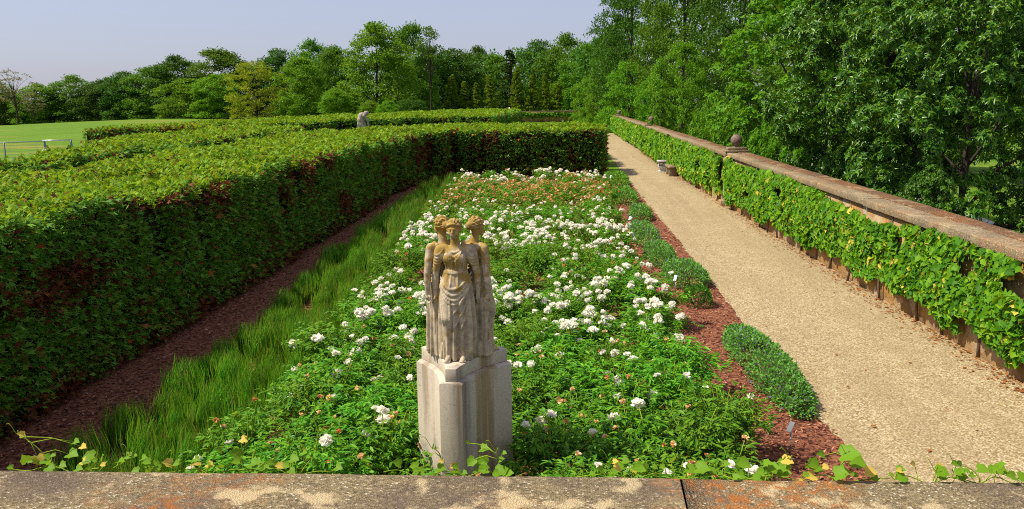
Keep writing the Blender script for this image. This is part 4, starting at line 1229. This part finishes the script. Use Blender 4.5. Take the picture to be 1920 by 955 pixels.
TF = [tuft(50+i, 340, .54, [MAT['grass'], MAT['straw']]) for i in range(4)]
TFf = [tuft(60+i, 170, .60, [MAT['grass'], MAT['straw']]) for i in range(3)]
GL = lambda y: np.interp(y, [5, 7.5, 10.4, 15.5, 19.5, 33, 38], [-4.75, -4.75, -4.85, -5.25, -5.5, -6.0, -6.0])
y = 5.2; k = 0
while y < 34:
    xa, xb = float(GL(y))+.42, float(BL(y))+.12
    n = 4 if y < 12 else (3 if y < 26 else 2)
    for i in range(n):
        x = lerp(xa, xb, (i+.1)/(n-.75)) + float(rgp.normal(0, .08)); yy = y+float(rgp.normal(0, .12))
        if rgp.random() < (.05 if y > 12 else 0): continue
        me = (TF if y < 18 else TFf)[k % (4 if y < 18 else 3)]; k += 1
        s_ = float(rgp.uniform(.58, .95))*(1 if y < 18 else 1.1)
        o = link('grass_tuft', me, None, (x, yy, float(gz(x, yy))), (0, 0, rgp.random()*6.28), (s_*1.05, s_*1.05, s_))
        if y < 12: tag(o, 'tuft of long dark green grass in the strip by the mulch, near the parapet', 'grass tuft', 'near grass tufts')
        elif y < 22: tag(o, 'clump of soft grass between the mulch strip and the white peonies', 'grass tuft', 'middle grass tufts')
        else: tag(o, 'far clump of grass along the left edge of the bed, towards the hedge corner', 'grass tuft', 'far grass tufts')
    y += .40 if y < 18 else .66

# ---- low edging plants beside the path
def mound(cx, cy, lx, ly, h, rz, n, L, mat, mat2, name, label, cat, frac=.05, group='low plants edging the gravel path', spike=False):
    rg = np.random.default_rng(int(abs(cx*991+cy*77)))
    z0 = float(gz(cx, cy))
    r_ = empty(name, (cx, cy, z0), rz, label, cat, group)
    u = rg.normal(0, 1, (n, 3)); u[:, 2] = np.abs(u[:, 2]); u = unit(u)
    lump = 1+.20*(vnoise(u*3.2+5, 3)-.5)+.25*(vnoise(u*np.array((lx, ly, h))*9+2, 4)-.5)
    P = u*np.array((lx/2, ly/2, h))*(lump*rg.uniform(.80, 1.03, n))[:, None]
    # fill the ends so the outline is a rounded bar rather than an egg
    P[:, 0] = np.sign(P[:, 0])*(np.abs(P[:, 0])/(lx/2))**.8*lx/2; P[:, 1] = np.sign(P[:, 1])*(np.abs(P[:, 1])/(ly/2))**.72*ly/2
    P[:, 2] = (P[:, 2]/h)**.75*h*.96+.02
    T = u*.7+rg.normal(0, .55, (n, 3))+np.array((0, 0, .35)); N = rg.normal(0, .5, (n, 3))+np.array((0, 0, .9))
    Ln = L*rg.uniform(.7, 1.3, n); mb = MB(); f = rg.random(n) < frac
    for mi, s_ in ((0, ~f), (1, f)): mb.add_leaves(place_leaves(P[s_], T[s_], N[s_], Ln[s_], Ln[s_]*.55, DIAMOND[0]), DIAMOND[1], mi)
    mb.build('foliage', [mat, mat2], r_)
    for _ in range(6):
        mb = MB(); a = rg.random()*6.28; q_ = np.array((math.cos(a)*lx*.38, math.sin(a)*ly*.38, h*.8)); mb.tube([q_*(.3, .3, 0), q_], [.012, .004], 5); mb.build('stem', MAT['woody'], r_)
CM, CF = MAT['catmint'], MAT['catflower']
mound(2.30, 9.5, .52, 2.9, .33, R(3), 10500, .042, CM, CF, 'catmint', 'long grey green catmint mound at the path edge, nearest the parapet', 'catmint', .07)
mound(2.02, 12.85, .46, .52, .30, 0, 1800, .034, MAT['box'], CM, 'box_shrub', 'small round dark green box shrub between two catmint mounds', 'shrub', .02)
mound(2.05, 14.6, .75, 1.5, .36, R(4), 4500, .045, CM, CF, 'catmint', 'wide catmint mound just beyond the small round box shrub', 'catmint', .04)
mound(1.82, 16.6, .55, 1.9, .36, R(3), 3600, .05, CM, CF, 'catmint', 'grey catmint clump reaching into the peonies, third along the path', 'catmint', .05)
mound(1.72, 19.2, .6, 2.6, .40, R(2), 3600, .055, CM, CF, 'catmint', 'bluish catmint drift left of the bare mulch, halfway along the path', 'catmint', .08)
mound(1.95, 23.2, .60, 1.7, .36, 0, 2000, .065, CM, CF, 'catmint', 'small rounded catmint mound opposite the white pier', 'catmint', .03)
mound(1.75, 27.5, .85, 3.0, .40, 0, 2400, .075, CM, MAT['grass'], 'catmint', 'low green edging clump before the last catmint by the hedge', 'catmint', .3)
mound(1.78, 33.0, .9, 4.6, .42, 0, 2600, .085, MAT['peony'], CM, 'edging_plant', 'last bright green edging plant by the hedge corner at the path', 'edging plant', .3)

def plant_label(x, y, rz, h, label, c='labelgrey'):
    r_ = empty('plant_label', (x, y, float(gz(x, y))), rz, label, 'plant label', 'plant labels in the bed')
    m = MB(); m.box((0, 0, h/2), (.012, .006, h)); m.build('stake', MAT['metal'], r_)
    m = MB(); m.box((0, 0, 0), (.055, .005, .10)); o = m.build('plate', MAT[c], r_, loc=(0, -.012, h+.02), rot=(R(-32), 0, 0)); bevel(o, .003)
plant_label(1.98, 7.05, R(-52), .30, 'grey metal plant label leaning over the mulch near the parapet')
plant_label(1.72, 13.3, R(-35), .34, 'small pale plant label beside the round box shrub', 'whitepaint')
plant_label(1.45, 20.2, R(-35), .40, 'thin white plant label by the bluish catmint drift', 'whitepaint')
plant_label(1.48, 31.2, R(-35), .45, 'far white plant label near the hedge corner', 'whitepaint')

# ---- vine shoots coming over the parapet
def shoot(px, label, spec, seed, yellow=.5):
    """spec: list of (dx px, height px, leaf size m, yellow?) relative to the parapet's far edge"""
    rg = np.random.default_rng(seed)
    Y = 3.56; ye = 877+23*px/1920
    b = W(px, ye, Y); z0 = float(b[2])
    r_ = empty('vine_shoot', (b[0], Y, z0-.12), 0, label, 'vine', 'vine shoots along the parapet edge')
    sx = (Y/ F_PX)*1.06; LS = .72
    mb = MB()
    org = np.array((b[0], Y, z0-.12))
    tops = []
    for (dx, hp, L, yl, tw) in spec:
        t = np.array((dx*sx, rg.uniform(-.02, .10), .12+hp*sx))
        tops.append((t, L*LS, yl, tw))
    far = sorted(tops, key=lambda q_: q_[0][2])
    tip = far[-1][0]
    base = np.array((tip[0]*.25, .04, 0))
    main = [lerp(base, tip, t)+np.array((.03*math.sin(4*t+seed), .02*math.sin(3*t), .05*math.sin(math.pi*t))) for t in np.linspace(0, 1, 10)]
    mb.tube(main, np.linspace(.0042, .0018, 10), 5)
    for t, L, yl, tw in tops:
        k = main[int(rg.integers(3, 9))] if t[2] > .16 else np.array((t[0]*.8, .05, 0))
        mb.tube([k, lerp(k, t, .5)+(0, 0, .02), t], [.0024, .002, .0015], 4)
    # tendril
    e = main[-1]; cur = [e+np.array((.05*s_*math.cos(s_*3), -.01, .05*s_+.02*math.sin(s_*9))) for s_ in np.linspace(0, 1, 14)]
    mb.tube(cur, .0014, 4)
    rw = rg.uniform(.16, .26)                                      # runner along the stone edge
    run = [np.array((s_*rw, .012+.012*math.sin(s_*7+seed), .108+.014*math.sin(s_*5+seed*2))) for s_ in np.linspace(-1, 1, 15)]
    mb.tube(run, .0028, 5)
    for i in range(9):
        q_ = run[int(rg.integers(0, 15))]; e = q_+np.array((rg.normal(0, .03), rg.uniform(-.05, .03), rg.uniform(.012, .055)))
        mb.tube([q_, e], .0013, 4); tops.append((e, float(rg.uniform(.022, .048)), int(rg.random() < .35), float(rg.uniform(-.5, 3.4))))
    mb.build('stem', MAT['stem'], r_, True)
    for t, L, yl, tw in tops:
        T = np.array((math.cos(tw), -.35+rg.normal(0, .1), math.sin(tw)*.6-.15)); N = np.array((rg.normal(0, .25), -.55, .85))
        m = MB(); m.add_leaves(place_leaves(t[None], T[None], N[None], np.array([L]), np.array([L*1.05]), LOBED[0]), LOBED[1])
        o = m.build('leaf', MAT['vine_y' if yl == 1 and rg.random() < .4 else 'vine_young'], r_)
        if o.data.materials[0] == MAT['vine_y']: o['label'] = 'yellow leaf'
G_, Y_ = 0, 1
shoot(95, 'long arching vine shoot at the left end of the parapet', [(-60, 62, .045, Y_, 2), (-75, 50, .035, Y_, 3), (70, 48, .045, Y_, .2), (30, 40, .05, Y_, .6), (-30, 22, .07, Y_, -1.2), (-10, 12, .08, G_, 2.6), (20, 16, .08, G_, .4), (60, 10, .06, Y_, .3), (-45, 8, .06, G_, 3), (0, 5, .07, G_, 0)], 1)
shoot(215, 'vine shoot with a broad yellow leaf above the mulch strip', [(-18, 14, .08, Y_, -2.2), (22, 24, .055, Y_, .4), (-60, 12, .08, G_, 2.8), (45, 30, .03, Y_, .6), (-5, 5, .07, G_, 1)], 2)
shoot(330, 'small vine sprig before the grass tufts', [(-30, 4, .05, Y_, 2.5), (0, 14, .045, Y_, .5), (25, 10, .045, Y_, .2), (55, 3, .05, Y_, 0)], 3)
shoot(455, 'vine sprig with a rounded bright green leaf', [(-20, 12, .085, G_, 2.0), (10, 6, .09, G_, .3), (-15, 48, .055, Y_, .2), (45, 8, .05, Y_, .5), (-50, 30, .05, G_, 2)], 4)
shoot(545, 'bushy yellow green vine sprig left of the statue', [(-10, 10, .07, Y_, .6), (15, 22, .045, Y_, 1), (-35, 6, .05, Y_, 2), (35, 28, .03, G_, .6), (0, 4, .05, G_, 0)], 5)
shoot(805, 'vine tendril in front of the pedestal sunlit side', [(-25, 4, .06, G_, 2.7), (15, 6, .06, G_, .3), (0, 30, .03, Y_, 1), (12, 45, .022, G_, 1)], 6)
shoot(905, 'vine shoot with two bright yellow leaves against the dark pedestal face', [(-18, 18, .065, Y_, -2.4), (-6, 34, .065, Y_, .7), (5, 5, .10, G_, 2.4), (25, 3, .09, G_, .3), (32, 24, .04, Y_, 1), (-30, 46, .03, Y_, 2), (40, 46, .03, G_, .4)], 7)
shoot(1160, 'thin pale vine sprig between the pedestal and the parapet crack', [(-10, 22, .04, Y_, 1), (10, 10, .05, Y_, .5), (28, 10, .055, Y_, -.5), (0, 3, .05, G_, 0), (40, 2, .05, G_, .3)], 8)
shoot(1285, 'vine sprig with a green leaf over the crack in the parapet', [(-15, 16, .09, Y_, 1.6), (22, 12, .09, G_, .6), (5, 4, .07, G_, .2), (-35, 4, .04, Y_, 3)], 9)
shoot(1440, 'low cluster of green vine leaves below the grey plant label', [(-30, 8, .09, G_, 2.7), (0, 14, .085, G_, 1.0), (28, 8, .08, G_, .4), (-8, 24, .06, Y_, 1.2), (30, 26, .07, Y_, .3), (-45, 3, .06, G_, 3), (15, 3, .08, G_, 0)], 10)
shoot(1575, 'large leaved vine cluster where the mulch meets the path', [(0, 44, .12, G_, .9), (-35, 14, .10, G_, 2.5), (25, 22, .10, G_, .2), (-10, 8, .10, G_, 1), (45, 12, .07, Y_, .3), (-20, 26, .06, Y_, 2.2), (55, 4, .05, Y_, 0)], 11)
shoot(1755, 'yellowing vine leaves lying low over the path end', [(-55, 2, .07, G_, 3), (-22, 6, .06, Y_, 2), (0, 14, .08, Y_, .2), (5, 4, .05, Y_, 0), (40, 3, .07, G_, .3)], 12)
shoot(1860, 'last vine leaves at the right end of the parapet', [(-40, 10, .05, Y_, 2), (-10, 4, .07, Y_, .5), (20, 5, .08, G_, .2), (48, 4, .07, G_, 0)], 13)
# ================================================================== trees
def crown_mesh(name, seed, H, Rr, nclump, per, L, mat, prof='round', clump=1.6, zb=.02, asp=.62, tmpl=DIAMOND, flat=1.0, rosette=0, upn=.42, fill=.33, droop=0.0, trunk_r=.22, lean=0.0):
    """returns (crown mesh, trunk mesh) of a tree H metres tall and Rr in radius"""
    rg = np.random.default_rng(seed)
    t = rg.random(nclump)**(1.3 if prof == 'edge' else 1.0)
    if prof == 'round': pr = np.sin(np.pi*np.clip(t, .0, 1)**.85*.93+.12)**.75
    elif prof == 'oval': pr = np.clip(1.15*np.sin(np.pi*(t*.86+.10))**.8, 0, 1)
    elif prof == 'edge': pr = np.clip(np.minimum(1.0-.1*t, 2.2*(1-t)**.62), 0, 1)         # leafy down to the ground
    elif prof == 'cone': pr = np.clip((1-t)**.75*1.0+.03, 0, 1)*np.clip(.72+t*1.6, 0, 1)
    elif prof == 'spire': pr = (1-t)**.9+.03
    a = rg.random(nclump)*6.283
    lob = 1+.30*(vnoise(np.c_[np.cos(a)*1.3+seed, np.sin(a)*1.3, t*3.6], seed)-.5)+.22*(vnoise(np.c_[np.cos(a)*3+seed, np.sin(a)*3, t*8], seed+1)-.5)
    rad = Rr*pr*lob*np.clip(rg.random(nclump)**fill, .25, 1)
    C_ = np.c_[rad*np.cos(a), rad*np.sin(a), H*(zb+(1-zb-.06)*t)]
    C_[:, 2] *= 1+.07*(vnoise(np.c_[np.cos(a)*1.5, np.sin(a)*1.5, t*0+seed], seed+4)-.5)*2
    C_[:, 0] += lean*C_[:, 2]
    cr = clump*rg.uniform(.55, 1.25, nclump)*(1 if prof not in ('cone', 'spire') else (.45+.6*(1-t)))
    N0 = nclump*per; ci = np.repeat(np.arange(nclump), per)
    u = unit(rg.normal(0, 1, (N0, 3))); u[:, 2] = np.where(u[:, 2] < -.25, -u[:, 2]*.6, u[:, 2])
    outw = unit(np.c_[C_[:, :2], np.full(nclump, .35*Rr)])[ci]
    u = unit(u+.45*outw)
    P = C_[ci]+u*np.array((1, 1, flat))*(cr[ci]*rg.uniform(.35, 1.0, N0))[:, None]
    if prof in ('cone', 'spire'):
        T = unit(outw*np.array((1, 1, 0)))+np.array((0, 0, .9 if prof == 'cone' else -.25))+rg.normal(0, .3, (N0, 3)); N = outw+rg.normal(0, .4, (N0, 3))
    else:
        T = u*.6+rg.normal(0, .6, (N0, 3))+np.array((0, 0, -droop)); N = u*.75+rg.normal(0, .45, (N0, 3))+np.array((0, 0, upn))
    Ln = L*rg.uniform(.65, 1.3, N0); mb = MB(); tm, fc = tmpl
    if rosette:
        a0 = rg.random(N0)*6.28; ax = unit(u+np.array((0, 0, .25))+rg.normal(0, .25, (N0, 3)))
        e1 = unit(np.cross(ax, rg.normal(0, 1, (N0, 3)))); e2 = np.cross(ax, e1)
        for k in range(rosette):
            an = a0+k*2*np.pi/rosette+rg.normal(0, .2, N0)
            T = e1*np.cos(an)[:, None]+e2*np.sin(an)[:, None]+ax*rg.uniform(.05, .55, N0)[:, None]+np.array((0, 0, -droop)); N = ax+.3*rg.normal(0, 1, (N0, 3))
            Lk = Ln*rg.uniform(.75, 1.15, N0); mb.add_leaves(place_leaves(P, T, N, Lk, Lk*asp, tm), fc)
    else:
        mb.add_leaves(place_leaves(P, T, N, Ln, Ln*asp, tm), fc)
    cm = mb.mesh(name+'_crown', mat)
    mb = MB(); top = H*(.82 if prof not in ('cone', 'spire') else .95)
    tz = np.linspace(0, 1, 9); wob = np.c_[.25*np.sin(tz*4+seed)*tz+lean*tz*top, .25*np.cos(tz*3+seed)*tz, tz*top]
    mb.tube(wob, trunk_r*(1-.85*tz)+.02, 8)
    for i in rg.choice(nclump, min(nclump, 26), replace=False):
        e = C_[i]; z0 = max(.10*H, e[2]*rg.uniform(.45, .75)); z0 = min(z0, top*.9)
        s_ = np.array((np.interp(z0, wob[:, 2], wob[:, 0]), np.interp(z0, wob[:, 2], wob[:, 1]), z0))
        md = lerp(s_, e, .5)+np.array((0, 0, .06*H*rg.random()))
        rr = trunk_r*(1-.8*z0/H)
        mb.tube([s_, md, e], [rr*.5, rr*.32, .02], 5, 0, False)
    return cm, mb.mesh(name+'_trunk', MAT['bark'], True)

KIND = {}
def kind(key, n, **k):
    H = k['H']; KIND[key] = [(crown_mesh(key, 100+7*i+len(key)*13, **k), H, k['Rr']) for i in range(n)]
kind('mid', 3, trunk_r=.14, H=16, Rr=5.5, nclump=260, per=110, L=.36, mat=TG['mid'], prof='edge', clump=1.65, fill=.42)
kind('light', 2, H=14, Rr=4.6, nclump=210, per=110, L=.34, mat=TG['light'], prof='edge', clump=1.3, fill=.42)
kind('dark', 2, trunk_r=.14, H=16, Rr=5.5, nclump=220, per=110, L=.38, mat=TG['dark'], prof='edge', clump=1.65, fill=.42)
kind('yellow', 1, H=14, Rr=5.0, nclump=190, per=60, L=.32, mat=TG['yellow'], prof='edge', clump=1.0, asp=.45, flat=.9, upn=.4)
kind('thin', 2, H=14, Rr=3.6, nclump=60, per=26, L=.30, mat=TG['pale'], prof='oval', clump=.8, zb=.40, trunk_r=.16)
kind('sparse', 1, H=18, Rr=3.0, nclump=34, per=40, L=.36, mat=TG['mid'], prof='oval', clump=.9, zb=.62, trunk_r=.17)
kind('cedar', 2, H=7.5, Rr=1.15, nclump=190, per=60, L=.28, mat=TG['cedar'], prof='cone', clump=.34, asp=.4, trunk_r=.12)
kind('spruce', 1, H=17, Rr=3.2, nclump=170, per=50, L=.42, mat=TG['spruce'], prof='spire', clump=.9, asp=.4, flat=.4)
# nearer trees carry smaller, more numerous leaves
kind('tall', 2, H=21, Rr=6.5, nclump=330, per=110, L=.27, mat=TG['mid'], prof='round', clump=1.35, zb=.10, asp=.6, trunk_r=.38)
kind('talldark', 1, H=21, Rr=6.5, nclump=330, per=110, L=.28, mat=TG['dark'], prof='round', clump=1.4, zb=.06, asp=.6, trunk_r=.38)
kind('bushy', 2, H=10, Rr=4.2, nclump=210, per=105, L=.23, mat=TG['light'], prof='edge', clump=.85, asp=.6)
kind('maple', 2, H=7, Rr=3.4, nclump=190, per=36, L=.17, mat=TG['maple'], prof='edge', clump=.62, asp=.62, tmpl=DIAMOND, rosette=5, trunk_r=.14)
kind('brightnear', 1, H=14, Rr=4.6, nclump=480, per=30, L=.17, mat=TG['maple'], prof='round', clump=.62, zb=.12, asp=.55, rosette=5, trunk_r=.2, fill=.45)
kind('broadleaf', 1, H=13, Rr=4.8, nclump=760, per=30, L=.17, mat=TG['magnolia'], prof='round', clump=.52, asp=.38, tmpl=LANCE, rosette=6, droop=.15, trunk_r=.17, fill=.45, zb=.22)
kind('magnolia', 2, H=13, Rr=4.8, nclump=820, per=28, L=.175, mat=TG['magnolia'], prof='edge', clump=.50, asp=.38, tmpl=LANCE, rosette=6, droop=.15, trunk_r=.17, fill=.45)

trgn = np.random.default_rng(5)
CATS = {'cedar': 'conifer', 'spruce': 'conifer'}
NAMES = {'cedar': 'arborvitae', 'spruce': 'conifer', 'magnolia': 'magnolia_tree', 'broadleaf': 'magnolia_tree', 'maple': 'maple_sapling'}
kcount = {}
def tree(kd, px, py, Y, wpx, label, group=None, rz=None, name=None):
    """px: bearing of the trunk, py: crown top, wpx: crown width, all as seen at distance Y"""
    p = W(px, py, Y); g0 = float(gz(p[0], Y)); h = float(p[2])-g0
    i = kcount.get(kd, 0); kcount[kd] = i+1
    (cm, tm), H0, R0 = KIND[kd][i % len(KIND[kd])]
    wr = wpx/2*Y/F_PX
    r_ = empty(name or NAMES.get(kd, 'tree'), (p[0], Y, g0-.1), float(trgn.random()*6.28) if rz is None else rz, label, CATS.get(kd, 'tree'), group)
    r_.scale = (wr/R0, wr/R0, h/H0)
    link('crown', cm, r_); link('trunk', tm, r_)
    return r_

# -- the wood edge, left to right
LB = 'trees along the edge of the wood'
tree('thin', 22, 128, 140, 80, 'almost bare pale tree at the far left end of the wood', LB)
tree('mid', -40, 140, 150, 130, 'green tree at the very left edge of the wood', LB)
tree('light', 70, 158, 150, 95, 'low light green tree right of the bare pale tree', LB)
tree('thin', 58, 172, 138, 40, 'small thin pale trunked tree before the low left trees', LB)
tree('mid', 132, 146, 152, 110, 'rounded tree where the left treeline is lowest', LB)
tree('dark', 190, 146, 150, 110, 'dark tree standing beyond the crest of the lawn', LB)
tree('dark', 232, 134, 148, 90, 'dark flat topped tree over the middle of the lawn crest', LB)
tree('mid', 283, 126, 146, 110, 'tree rising left of the tall dark group beyond the crest', LB)
tree('dark', 332, 104, 145, 110, 'taller dark tree with a ragged top left of the yellowish tree', LB)
tree('light', 352, 150, 128, 110, 'bright rounded tree at the right end of the lawn crest', LB)
tree('mid', 418, 94, 140, 130, 'broad tree with a level top behind the yellowish tree', LB)
tree('light', 402, 140, 124, 90, 'bright leafy tree just left of the yellowish tree', LB)
tree('yellow', 474, 108, 118, 110, 'yellowish feathery tree in front of the wood', LB)
tree('dark', 520, 92, 142, 90, 'dark crown showing between the yellowish tree and the wood', LB)
tree('light', 562, 112, 116, 86, 'rounded bright tree right of the yellowish tree', LB)
tree('mid', 585, 82, 140, 100, 'tree with a domed top left of the tallest bright tree', LB)
tree('mid', 625, 88, 132, 90, 'green tree pressed against the left side of the tallest bright tree', LB)
tree('light', 628, 165, 108, 64, 'low bright bush left of the stooping statue', LB)
tree('light', 702, 50, 118, 124, 'tallest bright green tree, above the stooping statue', LB)
tree('mid', 762, 48, 132, 96, 'tall tree with an open top beside the tallest bright tree', LB)
tree('sparse', 803, 40, 126, 50, 'slender sparse tree poking above the wood, sky through its crown', LB)
tree('dark', 800, 88, 150, 100, 'dark tree behind the slender sparse tree', LB)
tree('dark', 848, 92, 158, 110, 'tree rising behind the leftmost arborvitae', LB)
tree('light', 872, 122, 160, 66, 'bright rounded tree between the first arborvitae', LB)
tree('dark', 900, 86, 176, 90, 'level topped tree far behind the arborvitae row', LB)
tree('light', 930, 108, 168, 66, 'light green tree over the middle of the arborvitae row', LB)
tree('spruce', 955, 78, 150, 62, 'dark pointed conifer above the arborvitae row', LB)
tree('dark', 1010, 76, 178, 100, 'rounded tree right of the dark pointed conifer', LB)
tree('mid', 1062, 72, 165, 110, 'broad tree behind the end of the gravel path', LB)
tree('light', 1050, 150, 160, 60, 'low bright tree right of the last arborvitae', LB)
tree('mid', 1100, 84, 140, 100, 'tree filling the gap above the stone ball row', LB)
tree('light', 728, 190, 104, 44, 'small yellow green shrub right of the stooping statue', None, name='shrub')
tree('light', 694, 188, 106, 52, 'leafy bush directly behind the stooping statue', None, name='shrub')
tree('dark', 770, 180, 112, 60, 'dark shrub between the yellow green shrub and the slender trunk', None, name='shrub')
for px, py, w_, lb in ((846, 138, 27, 'leftmost of the tall columnar arborvitae'), (870, 152, 22, 'second arborvitae from the left, slightly shorter'), (893, 153, 22, 'third arborvitae from the left'),
                       (918, 140, 24, 'fourth arborvitae, just left of the gap in the row'), (968, 122, 25, 'tallest narrow arborvitae, right of the gap in the row'),
                       (997, 141, 25, 'arborvitae right of the tallest one'), (1022, 136, 23, 'brownish arborvitae, second from the right end of the row'), (1046, 156, 22, 'rightmost, shortest and darkest arborvitae')):
    tree('cedar', px, py, 134.8, w_*1.18, lb, 'row of columnar arborvitae')
tree('cedar', 1086, 198, 134, 13, 'tiny pointed conifer at the corner of the far wall', None)

# -- right of the wall, far to near
RB = 'trees beyond the right hand wall'
tree('bushy', 1112, 140, 120, 76, 'bright low tree over the far end of the right hand wall', RB)
tree('tall', 1150, 52, 128, 90, 'green tree behind the farthest stone balls', RB)
tree('talldark', 1185, -70, 92, 150, 'tall dark tree at the left end of the right hand trees, sky through its edge', RB)
tree('bushy', 1178, 118, 84, 96, 'bright bushy tree under the tall dark tree', RB)
tree('bushy', 1128, 165, 96, 60, 'small bright bush at the far stone balls', RB)
tree('tall', 1290, -120, 78, 190, 'tall green tree left of the middle of the right hand trees', RB)
tree('bushy', 1282, 84, 62, 118, 'bright bushy tree above the second stone ball', RB)
tree('bushy', 1222, 140, 72, 70, 'bright shrubby tree left of the second stone ball', RB)
tree('talldark', 1400, -130, 66, 210, 'shaded tall tree between the bright near trees', RB)
tree('maple', 1240, 168, 50, 56, 'small leafy sapling behind the second stone ball', RB)
tree('maple', 1345, 178, 37, 90, 'bright sapling left of the large stone ball', RB)
tree('maple', 1400, 138, 31, 140, 'bright leafy sapling right above the large stone ball', RB)
tree('maple', 1475, 190, 26.5, 120, 'low bright sapling right of the large stone ball', RB)
tree('brightnear', 1535, -110, 29, 330, 'tall bright leaved tree over the middle of the right hand wall', RB)
tree('broadleaf', 1690, -190, 22, 420, 'big dark glossy leaved tree right of the bright leaved tree', RB)
tree('magnolia', 1860, -210, 17.5, 470, 'nearest glossy leaved tree at the right edge of the view', RB)
tree('magnolia', 1745, 300, 15.5, 150, 'low glossy bush close behind the wall coping', RB)
tree('tall', 1600, -160, 48, 300, 'tall tree in the shade behind the glossy leaved trees', RB)
tree('talldark', 1800, -170, 44, 330, 'dark tree filling the far side of the right edge', RB)
tree('tall', 2080, -160, 40, 380, 'tree seen at the right border behind the nearest glossy leaved tree', RB)

# -- deep wood behind, one mass
def wood():
    rg = np.random.default_rng(8); mb = MB(); n = 80000
    u = rg.random(n)
    px = np.where(u < .72, rg.uniform(-260, 1200, n), rg.uniform(1080, 2150, n))
    Yd = np.where(px < 1120, rg.uniform(160, 190, n), rg.uniform(95, 125, n)); Yd = np.where((px > 1080) & (px < 1240), rg.uniform(130, 170, n), Yd)
    tp = np.interp(px, [-260, 0, 120, 250, 340, 480, 620, 700, 780, 900, 1000, 1080, 1150, 1260, 1500, 2150], [150, 158, 165, 150, 128, 112, 98, 92, 98, 104, 100, 96, 60, 20, -60, -60])
    k = (px-960)/F_PX; X_ = Yd*np.tan(np.arctan(k)-yaw*1.0)
    ztop = 3.2+(200-(tp+14*(rg.random(n)-.3)+16*(vnoise(np.c_[px*.04, px*0, px*0], 2)-.5)))/F_PX*Yd - (px < 900)*np.abs(1073-px)*.014/F_PX*Yd
    z0 = gz(X_, Yd)
    z = z0+(ztop-z0)*rg.random(n)**.8
    P = np.c_[X_, Yd, z]
    N = rg.normal(0, .5, (n, 3))+np.array((-.2, -.3, .7)); T = rg.normal(0, 1, (n, 3)); L = rg.uniform(.4, .8, n)
    mb.add_leaves(place_leaves(P, T, N, L, L*.65, DIAMOND[0]), DIAMOND[1])
    tag(mb.build('woodland', TG['dark']), 'dark mass of woodland behind the individual trees', None, None, 'stuff')
wood()
